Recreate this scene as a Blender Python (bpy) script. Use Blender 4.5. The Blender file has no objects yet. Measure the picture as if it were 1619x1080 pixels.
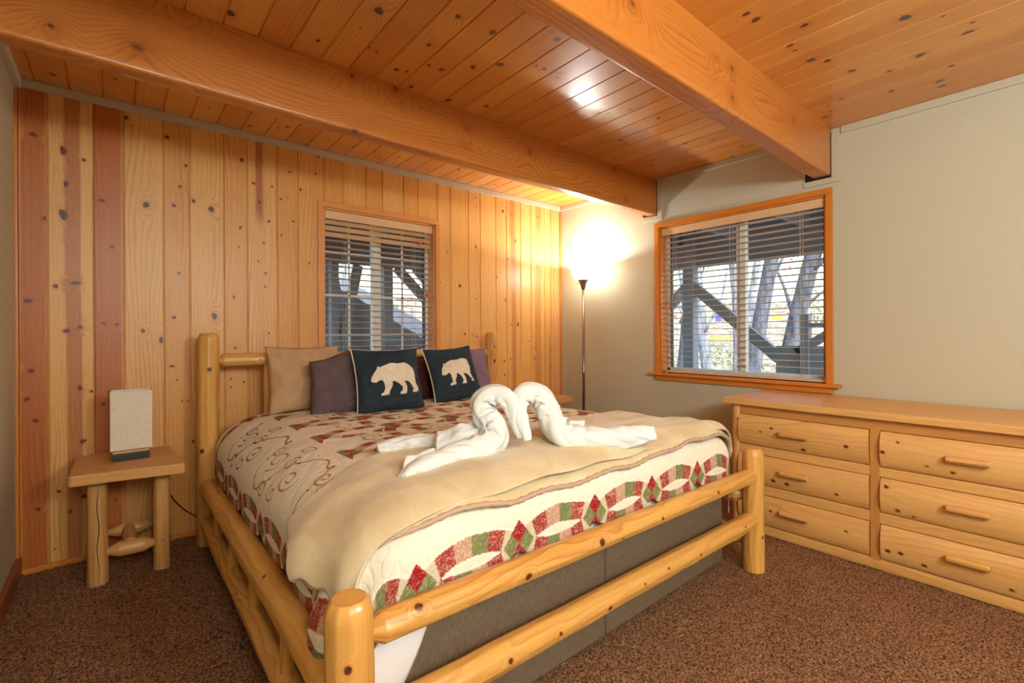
import bpy, bmesh, math, random
import numpy as np
from mathutils import Vector, Matrix
random.seed(7)
RNG = np.random.default_rng(11)
scene = bpy.context.scene
COL = scene.collection
PI = math.pi

def S(r, g, b):
    f = lambda c: (c/255/12.92) if c/255 <= .04045 else ((c/255+.055)/1.055)**2.4
    return (f(r), f(g), f(b))

# ------------------------------------------------------------------ numpy noise
def _hash(i, j, s):
    h = (i.astype(np.int64)*374761393 + j.astype(np.int64)*668265263 + s*974711) & 0xffffffff
    h = ((h ^ (h >> 13))*1274126177) & 0xffffffff
    return ((h ^ (h >> 16)) & 0xffff)/65535.0
def vn(x, y, s=0):
    x = np.asarray(x, float); y = np.asarray(y, float)+0*x; x = x+0*y
    i = np.floor(x); j = np.floor(y); fx = x-i; fy = y-j
    fx = fx*fx*(3-2*fx); fy = fy*fy*(3-2*fy)
    a = _hash(i, j, s); b = _hash(i+1, j, s); c = _hash(i, j+1, s); d = _hash(i+1, j+1, s)
    return (a*(1-fx)+b*fx)*(1-fy)+(c*(1-fx)+d*fx)*fy - .5
def fbm(x, y, s=0, o=3):
    r = 0; a = 1
    for k in range(o):
        r = r+a*vn(x*2**k, y*2**k, s+k*17); a *= .5
    return r
def sst(a, b, x):
    t = np.clip((x-a)/(b-a), 0, 1); return t*t*(3-2*t)

# ------------------------------------------------------------------ object helpers
def tag(o, label=None, cat=None, group=None, kind=None):
    if label: o['label'] = label
    if cat: o['category'] = cat
    if group: o['group'] = group
    if kind: o['kind'] = kind
    return o
def thing(name, loc, label, cat, group=None, kind=None):
    o = bpy.data.objects.new(name, None); COL.objects.link(o)
    o.location = loc; o.empty_display_size = .1
    return tag(o, label, cat, group, kind)
def link(name, me, mat=None, parent=None):
    o = bpy.data.objects.new(name, me); COL.objects.link(o)
    if mat is not None:
        for m in (mat if isinstance(mat, (list, tuple)) else [mat]): me.materials.append(m)
    if parent is not None:
        o.parent = parent
        if parent.type == 'EMPTY': o.matrix_parent_inverse = Matrix.Translation(-Vector(parent.location))
    return o
def mesh_np(name, V, F, mat, parent=None, uv=None, col=None, knot=None, smooth=True, midx=None):
    me = bpy.data.meshes.new(name)
    V = np.asarray(V, np.float32)
    if isinstance(F, np.ndarray) and F.ndim == 2 and F.shape[1] == 4:
        n = len(F)
        me.vertices.add(len(V)); me.vertices.foreach_set('co', V.ravel())
        me.loops.add(n*4); me.loops.foreach_set('vertex_index', F.astype(np.int32).ravel())
        me.polygons.add(n); me.polygons.foreach_set('loop_start', np.arange(0, n*4, 4, dtype=np.int32))
        me.update(calc_edges=True)
    else:
        me.from_pydata([tuple(map(float, v)) for v in V], [], [tuple(int(i) for i in f) for f in F])
    me.validate()
    li = np.zeros(len(me.loops), np.int32); me.loops.foreach_get('vertex_index', li)
    if uv is None: uv = V[:, :2]
    l = me.uv_layers.new(name='UVMap'); l.data.foreach_set('uv', np.asarray(uv, np.float32)[li].ravel())
    if col is not None:
        c = np.ones((len(V), 4), np.float32); c[:, :3] = col
        a = me.color_attributes.new('Col', 'FLOAT_COLOR', 'POINT'); a.data.foreach_set('color', c.ravel())
    if knot is not None:
        a = me.attributes.new('knot', 'FLOAT', 'POINT'); a.data.foreach_set('value', np.asarray(knot, np.float32))
    me.polygons.foreach_set('use_smooth', np.full(len(me.polygons), bool(smooth)))
    if midx is not None: me.polygons.foreach_set('material_index', np.asarray(midx, np.int32))
    me.update()
    return link(name, me, mat, parent)
def gridF(n, m, off=0):
    i = np.arange(n-1)[:, None]; j = np.arange(m-1)[None, :]
    a = (i*m+j).ravel()+off
    return np.stack([a, a+m, a+m+1, a+1], 1)
def grid(name, P, mat, parent=None, uv=None, col=None, flip=False, **k):
    n, m = P.shape[:2]; F = gridF(n, m)
    if flip: F = F[:, ::-1]
    return mesh_np(name, P.reshape(-1, 3), F, mat, parent,
                   None if uv is None else uv.reshape(-1, 2), None if col is None else col.reshape(-1, 3), **k)
def finish(bm, name, mat, parent=None, axis=None, smooth=False, off=None):
    """bmesh -> object with UVs in metres: y runs along the grain axis"""
    bm.normal_update()
    co = [v.co for v in bm.verts]
    if axis is None:
        d = [max(c[i] for c in co)-min(c[i] for c in co) for i in range(3)]; axis = d.index(max(d))
    off = off if off is not None else (random.random()*20, random.random()*20)
    uvl = bm.loops.layers.uv.new('UVMap')
    oth = [i for i in range(3) if i != axis]
    for f in bm.faces:
        n = f.normal; a = [abs(n[i]) for i in range(3)]; m = a.index(max(a))
        for l in f.loops:
            c = l.vert.co
            if m == axis: u, v = c[oth[0]], c[oth[1]]*.3
            else:
                k = [i for i in oth if i != m][0]; u, v = c[k]+.37*m, c[axis]
            l[uvl].uv = (u+off[0], v+off[1])
        f.smooth = smooth
    me = bpy.data.meshes.new(name); bm.to_mesh(me); bm.free()
    return link(name, me, mat, parent)
def bm_box(bm, lo, hi, bevel=0, seg=2):
    r = bmesh.ops.create_cube(bm, size=1)
    vs = r['verts']
    for v in vs:
        v.co = Vector([lo[i] + (v.co[i]+.5)*(hi[i]-lo[i]) for i in range(3)])
    if bevel:
        es = list({e for v in vs for e in v.link_edges})
        bmesh.ops.bevel(bm, geom=es, offset=bevel, segments=seg, affect='EDGES', profile=.7)
def box(name, lo, hi, mat, parent=None, bevel=.002, axis=None, seg=2):
    lo, hi = [min(a, b) for a, b in zip(lo, hi)], [max(a, b) for a, b in zip(lo, hi)]
    bm = bmesh.new(); bm_box(bm, lo, hi, bevel, seg)
    return finish(bm, name, mat, parent, axis)
def obox(name, p0, p1, w, h, mat, parent=None, up=(0, 0, 1), bevel=.003):
    """beam from p0 to p1 with width w and height h"""
    p0, p1 = Vector(p0), Vector(p1); d = (p1-p0); L = d.length; d.normalize()
    upv = Vector(up); s = d.cross(upv).normalized(); u = s.cross(d).normalized()
    bm = bmesh.new(); bm_box(bm, (-w/2, 0, -h/2), (w/2, L, h/2), bevel)
    o = finish(bm, name, mat, parent, 1)
    M = Matrix((s, d, u)).transposed().to_4x4(); M.translation = p0
    o.data.transform(M)
    return o
def extrude_poly(name, pts, axis, a0, a1, mat, parent=None, bevel=.003, grain=None):
    """pts: 2d polygon in the two other axes"""
    oth = [i for i in range(3) if i != axis]
    bm = bmesh.new(); vs = []
    for p in pts:
        c = [0, 0, 0]; c[oth[0]] = p[0]; c[oth[1]] = p[1]; c[axis] = a0; vs.append(bm.verts.new(c))
    f = bm.faces.new(vs)
    r = bmesh.ops.extrude_face_region(bm, geom=[f])
    for e in r['geom']:
        if isinstance(e, bmesh.types.BMVert): e.co[axis] = a1
    bmesh.ops.recalc_face_normals(bm, faces=bm.faces[:])
    if bevel: bmesh.ops.bevel(bm, geom=bm.edges[:], offset=bevel, segments=2, affect='EDGES', profile=.7)
    return finish(bm, name, mat, parent, grain)
def lathe(name, prof, c, mat, parent=None, n=40, smooth=True, close=True):
    V = []; F = []
    for r, z in prof:
        for k in range(n):
            a = 2*PI*k/n; V.append((c[0]+r*math.cos(a), c[1]+r*math.sin(a), c[2]+z))
    m = len(prof)
    for i in range(m-1):
        for k in range(n):
            F.append((i*n+k, i*n+(k+1) % n, (i+1)*n+(k+1) % n, (i+1)*n+k))
    if close:
        if prof[0][0] > 1e-5: F.append(tuple(range(n))[::-1])
        if prof[-1][0] > 1e-5: F.append(tuple((m-1)*n+k for k in range(n)))
    return mesh_np(name, np.array(V), F, mat, parent, smooth=smooth)
def tube(name, pts, r, mat, parent=None, n=8, closed_ends=True):
    P = [Vector(p) for p in pts]; rr = r if isinstance(r, (list, tuple, np.ndarray)) else [r]*len(P)
    V = []; F = []; prev = None
    for i, p in enumerate(P):
        t = (P[min(i+1, len(P)-1)]-P[max(i-1, 0)]).normalized()
        if prev is None:
            a = Vector((0, 0, 1)) if abs(t.z) < .9 else Vector((1, 0, 0)); u = t.cross(a).normalized()
        else:
            u = (prev-t*prev.dot(t)).normalized()
        prev = u; w = t.cross(u)
        for k in range(n):
            a = 2*PI*k/n; V.append(p+u*rr[i]*math.cos(a)+w*rr[i]*math.sin(a))
    for i in range(len(P)-1):
        for k in range(n): F.append((i*n+k, i*n+(k+1) % n, (i+1)*n+(k+1) % n, (i+1)*n+k))
    if closed_ends: F.append(tuple(range(n))[::-1]); F.append(tuple((len(P)-1)*n+k for k in range(n)))
    return mesh_np(name, np.array([tuple(v) for v in V]), F, mat, parent)
def spline(pts, n=12):
    """Catmull-Rom through rows of numbers"""
    P = np.array(pts, float); P = np.vstack([2*P[0]-P[1], P, 2*P[-1]-P[-2]]); out = []
    for i in range(1, len(P)-2):
        for t in np.linspace(0, 1, n, endpoint=False):
            a, b, c, d = P[i-1:i+3]
            out.append(.5*((2*b)+(-a+c)*t+(2*a-5*b+4*c-d)*t*t+(-a+3*b-3*c+d)*t**3))
    out.append(P[-2]); return np.array(out)

# ------------------------------------------------------------------ materials
class NT:
    def __init__(s, name, rough=.5, spec=.5, **k):
        s.m = bpy.data.materials.new(name); s.m.use_nodes = True
        s.t = s.m.node_tree; s.N = s.t.nodes; s.L = s.t.links
        s.b = s.N['Principled BSDF']; s.b.inputs['Roughness'].default_value = rough
        s.b.inputs['Specular IOR Level'].default_value = spec
    def n(s, ty, **kw):
        o = s.N.new(ty)
        for k, v in kw.items(): setattr(o, k, v)
        return o
    def put(s, sock, v):
        if isinstance(v, bpy.types.NodeSocket): s.L.new(v, sock)
        elif isinstance(v, (tuple, list)): sock.default_value = tuple(v)+((1,) if len(v) == 3 and len(sock.default_value) == 4 else ())
        else: sock.default_value = v
    def math(s, op, a, b=0, c=None, clamp=False):
        o = s.n('ShaderNodeMath', operation=op, use_clamp=clamp); s.put(o.inputs[0], a); s.put(o.inputs[1], b)
        if c is not None: s.put(o.inputs[2], c)
        return o.outputs[0]
    def vec(s, v, sc):
        o = s.n('ShaderNodeVectorMath', operation='MULTIPLY'); s.put(o.inputs[0], v); s.put(o.inputs[1], sc); return o.outputs[0]
    def noise(s, v, scale=1, detail=2, rough=.5, dist=0):
        o = s.n('ShaderNodeTexNoise'); s.put(o.inputs['Vector'], v); o.inputs['Scale'].default_value = scale
        o.inputs['Detail'].default_value = detail; o.inputs['Roughness'].default_value = rough; o.inputs['Distortion'].default_value = dist
        return o.outputs['Fac']
    def mix(s, f, a, b, mode='MIX'):
        o = s.n('ShaderNodeMix', data_type='RGBA', blend_type=mode); s.put(o.inputs[0], f); s.put(o.inputs[6], a); s.put(o.inputs[7], b); return o.outputs[2]
    def rng(s, v, a, b, c=0, d=1):
        o = s.n('ShaderNodeMapRange'); s.put(o.inputs[0], v)
        for i, x in zip((1, 2, 3, 4), (a, b, c, d)): s.put(o.inputs[i], x)
        return o.outputs[0]
    def attr(s, name, out='Color'):
        return s.n('ShaderNodeAttribute', attribute_name=name).outputs[out]
    def uv(s): return s.n('ShaderNodeTexCoord').outputs['UV']
    def obj(s): return s.n('ShaderNodeNewGeometry').outputs['Position']
    def bump(s, h, strength=.3, dist=.002):
        o = s.n('ShaderNodeBump'); o.inputs['Strength'].default_value = strength; o.inputs['Distance'].default_value = dist
        s.put(o.inputs['Height'], h); s.L.new(o.outputs[0], s.b.inputs['Normal']); return o
    def base(s, c): s.put(s.b.inputs['Base Color'], c)

def wood(name, base=None, rings=55, contrast=.35, dist=7, fine=.16, rough=.35, coat=0, bump=.12, ringtint=(.62, .36, .2), patch=.12, spec=.5, lowx=5, lowy=.8, grain_bump=False, kk=4.0):
    m = NT(name, rough, spec)
    uv = m.uv()
    sep = m.n('ShaderNodeSeparateXYZ'); m.L.new(uv, sep.inputs[0])
    k = m.attr('knot', 'Fac')
    n1 = m.noise(m.vec(uv, (lowx, lowy, 1)), 1, 3, .45)
    g = m.math('MULTIPLY', sep.outputs[0], rings)
    g = m.math('ADD', g, m.math('MULTIPLY', n1, dist))
    g = m.math('ADD', g, m.math('MULTIPLY', k, kk))
    s_ = m.math('FRACT', g)
    line = m.math('POWER', s_, 3.0)                       # sharp latewood line, soft rise
    edge = m.rng(s_, .93, 1.0, 1, 0)
    line = m.math('MULTIPLY', line, edge)
    vary = m.noise(m.vec(uv, (9, .5, 1)), 1, 1)
    line = m.math('MULTIPLY', line, m.rng(vary, .35, .65, .25, 1.0))
    fn = m.noise(m.vec(uv, (420, 7, 1)), 1, 2, .6)
    low = m.noise(m.vec(uv, (14, 1.3, 1)), 1, 2)
    bc = base if base is not None else m.attr('Col')
    c = m.mix(m.math('MULTIPLY', line, contrast), bc, m.mix(1, bc, ringtint, 'MULTIPLY'))
    c = m.mix(m.rng(fn, .3, .75, 0, fine), c, (0, 0, 0))
    c = m.mix(m.rng(low, .3, .7, 0, patch*2), c, m.mix(1, c, (.78, .62, .48), 'MULTIPLY'))
    kn = m.noise(m.vec(uv, (160, 160, 1)), 1, 2)
    kc = m.mix(m.rng(kn, .35, .65), S(58, 28, 14), S(112, 60, 32))
    halo = m.rng(k, .34, .6, 0, .45)
    c = m.mix(halo, c, m.mix(1, c, (.75, .45, .28), 'MULTIPLY'))
    c = m.mix(m.rng(k, .6, .68, 0, 1), c, kc)
    c = m.mix(m.rng(k, .61, .66, 0, .0), c, (0, 0, 0))
    m.base(c)
    if bump:
        h = m.math('ADD', m.math('MULTIPLY', line, -1.0 if grain_bump else -.4), m.math('MULTIPLY', fn, .3))
        m.bump(h, bump, .0015 if grain_bump else .0008)
    if coat:
        m.b.inputs['Coat Weight'].default_value = coat; m.b.inputs['Coat Roughness'].default_value = .12
    return m.m
def plain(name, c, rough=.5, metal=0, spec=.5, noise=0, nscale=30, bumps=0, bscale=200, bdist=.001, emit=None):
    m = NT(name, rough, spec); m.b.inputs['Metallic'].default_value = metal
    if noise:
        m.base(m.mix(m.rng(m.noise(m.obj(), nscale, 3), .3, .7), c, tuple(x*(1-noise) for x in c)))
    else: m.base(c)
    if bumps: m.bump(m.noise(m.obj(), bscale, 2), bumps, bdist)
    if emit: m.b.inputs['Emission Color'].default_value = (*emit[0], 1); m.b.inputs['Emission Strength'].default_value = emit[1]
    return m.m

M = {}
M['board'] = wood('pine_boards', rings=48, contrast=.8, rough=.40, patch=.13, fine=.2)
M['ceil'] = wood('ceiling_boards', rings=60, contrast=.7, rough=.30, spec=.6, coat=.45, fine=.18, patch=.16, bump=.16)
M['beam'] = wood('beam_wood', S(204, 128, 54), rings=40, contrast=.8, dist=9, rough=.34, coat=.25, ringtint=(.45, .24, .12), lowx=3.5, lowy=1.1, patch=.2, bump=.35, grain_bump=True, kk=9.0)
M['log'] = wood('peeled_log', S(226, 176, 94), rings=30, contrast=1.0, dist=6, rough=.40, coat=.12, lowx=6, lowy=1.5, patch=.34, fine=.16, bump=.3)
M['nslog'] = wood('stand_log', S(212, 164, 98), rings=34, contrast=.6, dist=6, rough=.45, lowx=6, lowy=1.5, patch=.2)
M['slab'] = wood('slab_wood', S(220, 170, 104), rings=30, contrast=.6, dist=5, rough=.42, patch=.2)
M['cedar'] = wood('dresser_wood', S(226, 178, 108), rings=36, contrast=.5, dist=9, rough=.40, patch=.22, lowx=4, lowy=1.0)
M['cedar_dark'] = wood('dresser_stile', S(202, 144, 76), rings=36, contrast=.6, dist=7, rough=.42, patch=.22)
M['casing2'] = wood('casing_pale', S(224, 154, 88), rings=60, contrast=.35, dist=3, rough=.35, patch=.08)
M['casing'] = wood('casing_wood', S(212, 130, 50), rings=60, contrast=.22, dist=3, rough=.35, patch=.08)
M['blind'] = wood('blind_wood', S(226, 190, 146), rings=60, contrast=.18, dist=2, rough=.4, patch=.05, bump=0)
M['base'] = wood('base_wood', S(150, 86, 44), rings=50, contrast=.3, rough=.4)

def paint():
    m = NT('wall_paint', .62, .35); m.base(S(188, 184, 162))
    v = m.noise(m.obj(), 120, 3, .55); m.bump(v, .35, .0016); return m.m
M['paint'] = paint()
M['trimpaint'] = plain('trim_paint', S(188, 181, 158), .55, bumps=.2, bscale=300)
M['ltrim'] = plain('left_trim', S(200, 200, 192), .55)
M['vinyl'] = plain('vinyl', S(216, 218, 216), .4)
M['vinyl_dark'] = plain('gasket', S(40, 44, 50), .5)
M['cord'] = plain('cord_white', S(205, 198, 188), .6)
M['tassel'] = plain('tassel_wood', S(196, 120, 58), .4)
M['black'] = plain('black_lacquer', S(24, 22, 22), .35)
M['blackcord'] = plain('black_cord', S(18, 16, 16), .45)
M['nickel'] = plain('brushed_nickel', S(150, 142, 134), .34, metal=.9)
M['sheet'] = plain('white_sheet', S(232, 230, 230), .8, bumps=.3, bscale=60, bdist=.004)
M['boxsp'] = None
M['dark'] = plain('dark_gap', S(30, 22, 16), .8)
M['metal'] = plain('bracket_metal', S(120, 120, 120), .4, metal=.8)

def glass():
    m = NT('window_glass', .02)
    tr = m.n('ShaderNodeBsdfTransparent'); gl = m.n('ShaderNodeBsdfGlossy'); gl.inputs['Roughness'].default_value = .02
    mx = m.n('ShaderNodeMixShader'); mx.inputs[0].default_value = .05
    tr.inputs[0].default_value = (.93, .96, .97, 1)
    m.L.new(tr.outputs[0], mx.inputs[1]); m.L.new(gl.outputs[0], mx.inputs[2])
    m.L.new(mx.outputs[0], m.N['Material Output'].inputs[0]); return m.m
M['glass'] = glass()
def shade_glass():
    m = NT('frosted_glass', .4)
    tr = m.n('ShaderNodeBsdfTransparent'); tr.inputs[0].default_value = (.8, .78, .72, 1)
    tl = m.n('ShaderNodeBsdfTranslucent'); tl.inputs[0].default_value = (.9, .88, .84, 1)
    em = m.n('ShaderNodeEmission'); em.inputs[0].default_value = (1, .95, .86, 1); em.inputs[1].default_value = 1.6
    a = m.n('ShaderNodeMixShader'); a.inputs[0].default_value = .5; m.L.new(tr.outputs[0], a.inputs[1]); m.L.new(tl.outputs[0], a.inputs[2])
    b = m.n('ShaderNodeAddShader'); m.L.new(a.outputs[0], b.inputs[0]); m.L.new(em.outputs[0], b.inputs[1])
    m.L.new(b.outputs[0], m.N['Material Output'].inputs[0]); return m.m
M['lampglass'] = shade_glass()
def linen():
    m = NT('linen_shade', .85, .2); p = m.obj()
    a = m.noise(m.vec(p, (500, 500, 30)), 1, 2); b = m.noise(m.vec(p, (30, 30, 500)), 1, 2)
    f = m.math('ADD', m.math('MULTIPLY', a, .5), m.math('MULTIPLY', b, .5))
    m.base(m.mix(m.rng(f, .35, .65), S(208, 196, 176), S(234, 224, 208))); m.bump(f, .4, .001); return m.m
M['linen'] = linen()
def carpet():
    m = NT('carpet_pile', .95, .1); p = m.obj()
    a = m.noise(p, 125, 2, .65); b = m.noise(p, 300, 2, .6); c = m.noise(p, 9, 3)
    f = m.math('ADD', m.math('MULTIPLY', a, .55), m.math('MULTIPLY', b, .45))
    cc = m.mix(m.rng(f, .41, .59), S(52, 33, 21), S(184, 138, 102))
    cc = m.mix(m.rng(c, .35, .65, 0, .3), cc, m.mix(1, cc, (.72, .68, .64), 'MULTIPLY'))
    m.base(cc); m.bump(f, .9, .012); return m.m
M['carpet'] = carpet()
def quiltm():
    m = NT('quilt_cotton', .85, .2); uv = m.uv()
    col = m.attr('Col'); pr = m.attr('knot', 'Fac')       # 'knot' = how printed the patch is
    n = m.noise(uv, 170, 3, .6); n2 = m.noise(uv, 75, 2, .5, 2)
    c = m.mix(m.math('MULTIPLY', pr, m.rng(n2, .52, .60, 0, .55)), col, S(232, 205, 180))
    c = m.mix(m.math('MULTIPLY', pr, m.rng(n, .55, .66, 0, .5)), c, m.mix(1, col, (.35, .4, .3), 'MULTIPLY'))
    m.base(c)
    vo = m.n('ShaderNodeTexVoronoi', feature='DISTANCE_TO_EDGE'); m.L.new(uv, vo.inputs['Vector']); vo.inputs['Scale'].default_value = 21
    wv = m.noise(uv, 14, 3, .6)
    h = m.math('ADD', m.math('MULTIPLY', m.rng(vo.outputs[0], 0, .12), .5), m.math('MULTIPLY', wv, .8))
    m.bump(h, .5, .005); return m.m
M['quilt'] = quiltm()
def fleece(name, c1, c2, rough=.9, sc=7):
    m = NT(name, rough, .15); p = m.obj()
    n = m.noise(p, sc, 3, .55, .6); f = m.noise(p, 500, 1)
    m.base(m.mix(m.rng(n, .42, .62), c1, c2)); m.bump(m.math('ADD', m.math('MULTIPLY', f, .5), n), .25, .003)
    m.b.inputs['Sheen Weight'].default_value = .35; m.b.inputs['Sheen Roughness'].default_value = .4
    return m.m
M['blanket'] = fleece('fleece', S(206, 188, 150), S(219, 204, 170))
M['hem'] = plain('satin_hem', S(184, 156, 134), .6, bumps=.5, bscale=90, bdist=.004)
def cloth(name, c, noise=.1, weave=900, b=.3, rough=.85):
    m = NT(name, rough, .2); p = m.obj()
    w = m.noise(p, weave, 1); n = m.noise(p, 18, 3)
    m.base(m.mix(m.rng(n, .3, .7), c, tuple(x*(1-noise) for x in c)))
    m.bump(m.math('ADD', m.math('MULTIPLY', w, .4), m.math('MULTIPLY', n, .6)), b, .004); return m.m
M['tan'] = cloth('tan_cotton', S(198, 162, 122), .15, b=.6)
M['cream'] = cloth('cream_cotton', S(218, 186, 150))
M['plum'] = cloth('plum_cotton', S(106, 88, 92), .2, b=.6)
M['maroon'] = cloth('maroon_cotton', S(92, 46, 46))
M['violet'] = cloth('violet_cotton', S(128, 104, 124))
M['towel'] = cloth('terry_towel', S(226, 231, 232), .05, 380, .5)
M['piping'] = cloth('piping_cotton', S(222, 206, 176))
def bearm():
    m = NT('bear_print', .85, .2); col = m.attr('Col'); w = m.noise(m.uv(), 900, 1); n = m.noise(m.uv(), 9, 3)
    m.base(m.mix(m.rng(n, .35, .65, 0, .22), col, m.mix(1, col, (.6, .65, .6), 'MULTIPLY')))
    m.bump(m.math('ADD', m.math('MULTIPLY', w, .4), m.math('MULTIPLY', n, 1)), .3, .003); return m.m
M['bear'] = bearm()
def boxspring():
    m = NT('box_spring_cover', .85, .2); p = m.obj()
    sep = m.n('ShaderNodeSeparateXYZ'); m.L.new(p, sep.inputs[0])
    s1 = m.math('SINE', m.math('MULTIPLY', m.math('ADD', sep.outputs[0], sep.outputs[1]), 900))
    s2 = m.noise(m.vec(p, (300, 300, 40)), 1, 1)
    m.base(m.mix(m.rng(s2, .35, .65), S(104, 88, 70), S(122, 104, 84))); m.bump(s1, .2, .0008); return m.m
M['boxsp'] = boxspring()
# outdoors
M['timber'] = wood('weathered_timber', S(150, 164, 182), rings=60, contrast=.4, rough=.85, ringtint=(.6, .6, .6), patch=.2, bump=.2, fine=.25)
def bark(name, a, b):
    m = NT(name, .95, .1); p = m.obj(); n = m.noise(m.vec(p, (14, 14, 3)), 1, 4, .65, .5)
    m.base(m.mix(m.rng(n, .35, .65), a, b)); m.bump(n, .8, .03); return m.m
M['bark'] = bark('bark', S(66, 70, 80), S(122, 128, 138))
M['barkpale'] = bark('bark_pale', S(96, 100, 108), S(168, 172, 178))
def ground():
    m = NT('hill_ground', .95, .1); p = m.obj(); n = m.noise(p, 3.2, 5, .7); n2 = m.noise(p, 26, 3, .7)
    f = m.math('ADD', m.math('MULTIPLY', n, .5), m.math('MULTIPLY', n2, .5))
    m.base(m.mix(m.rng(f, .40, .60), S(84, 76, 66), S(196, 186, 162))); m.bump(f, .8, .05); return m.m
M['ground'] = ground()
def foliage(name, a, b):
    m = NT(name, .9, .2); p = m.obj(); m.base(m.mix(m.rng(m.noise(p, 9, 4, .7), .35, .65), a, b)); return m.m
M['leaf'] = foliage('pale_leaves', S(120, 130, 92), S(214, 216, 180))

# ------------------------------------------------------------------ room dimensions (metres)
XL, XR, YB, YF, H = -.38, 3.455, 3.35, -1.45, 2.449

# boards ------------------------------------------------------------
def boards(name, seams, v0, v1, mapf, cols, knots, mat, hole=None, bev=.005, depth=.006, nrow=40, colfun=None):
    """one mesh of grooved boards; hole=(u0,u1,v0,v1)"""
    Vs, Fs, UVs, Cs, Ks = [], [], [], [], []; off = 0
    for i in range(len(seams)-1):
        a, b = seams[i], seams[i+1]; uo, vo = i*3.37, (i*7.13) % 11
        cuts = []
        if hole and b > hole[0] and a < hole[1]:
            h0, h1 = max(a, hole[0]), min(b, hole[1])
            cuts = [(h0, h1, v0, hole[2]), (h0, h1, hole[3], v1)]
            if h0 > a: cuts.append((a, h0, v0, v1))
            if h1 < b: cuts.append((h1, b, v0, v1))
        else: cuts = [(a, b, v0, v1)]
        for (p, q, r, s) in cuts:
            us = [p]; hs = [-depth if p == a else 0]
            if p == a: us += [p+.0012, p+bev]; hs += [-depth, 0]
            ni = max(2, int((q-p)/(.004 if (colfun and i < 3) else .012))); e = q-(bev if q == b else 0)
            for t in np.linspace(us[-1], e, ni)[1:]: us.append(t); hs.append(0)
            if q == b: us += [q-.0012, q]; hs += [-depth, -depth]
            nr = max(2, int(nrow*(s-r)/(v1-v0))+1); vs = np.linspace(r, s, nr)
            U, W = np.meshgrid(us, vs, indexing='ij'); Hh = np.repeat(np.array(hs)[:, None], nr, 1)
            P = mapf(U, W, Hh); n, m = U.shape
            c = np.empty((n, m, 3)); c[:] = cols[i % len(cols)]
            if colfun: c = colfun(i, (U-a)/(b-a), W, c)
            Vs.append(P.reshape(-1, 3)); Fs.append(gridF(n, m, off)); off += n*m
            UVs.append(np.stack([U+uo, W+vo], -1).reshape(-1, 2)); Cs.append(c.reshape(-1, 3)); Ks.append(np.zeros(n*m))
    # knots: small discs a hair above their board, in the same mesh
    F = [tuple(f) for f in np.concatenate(Fs)]
    seen = []
    for (ku, kv, kr, asp) in knots:
        if any((ku-p)**2+(kv-q)**2 < .03**2 for p, q in seen): continue
        seen.append((ku, kv))
        i = int(np.searchsorted(seams, ku)-1)
        if i < 0 or i >= len(seams)-1: continue
        a, b = seams[i]+bev, seams[i+1]-bev; uo, vo = i*3.37, (i*7.13) % 11
        if hole and hole[0]-.03 < ku < hole[1]+.03 and hole[2] < kv < hole[3]: continue
        nn = 18; rings = [(0, 1), (.5, .8), (.93, .66), (1.1, .56), (1.9, .28), (3.4, 0.0)]
        start = off; pts = []; ks = []
        ph = random.random()*6
        for (rf, kval) in rings:
            for t in range(nn if rf else 1):
                an = 2*PI*t/nn; wob = 1+.12*math.sin(2*an+ph)+.08*math.sin(3*an+ph*2)
                du = kr*rf*math.cos(an)*wob; dv = kr*rf*asp*math.sin(an)*wob*(1 if rf < 1.5 else 1.6)
                pts.append((min(max(ku+du, a), b), min(max(kv+dv, v0), v1))); ks.append(kval)
        pts = np.array(pts); U, W = pts[:, 0], pts[:, 1]
        P = mapf(U, W, np.full(len(U), .0004+.000012*(len(seen) % 40))); c = np.empty((len(U), 3)); c[:] = cols[i % len(cols)]
        if colfun: c = colfun(i, (U-seams[i])/(seams[i+1]-seams[i]), W, c)
        Vs.append(P); UVs.append(np.stack([U+uo, W+vo], -1)); Cs.append(c); Ks.append(np.array(ks))
        # winding matched to the grid via reference
        for t in range(nn): F.append((start, start+1+(t+1) % nn, start+1+t, ))
        for r_ in range(len(rings)-2):
            o1 = start+1+r_*nn; o2 = o1+nn
            for t in range(nn): F.append((o1+t, o1+(t+1) % nn, o2+(t+1) % nn, o2+t))
        off += len(U)
    return mesh_np(name, np.concatenate(Vs), F, mat, None, np.concatenate(UVs), np.concatenate(Cs), np.concatenate(Ks), smooth=False)

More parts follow.
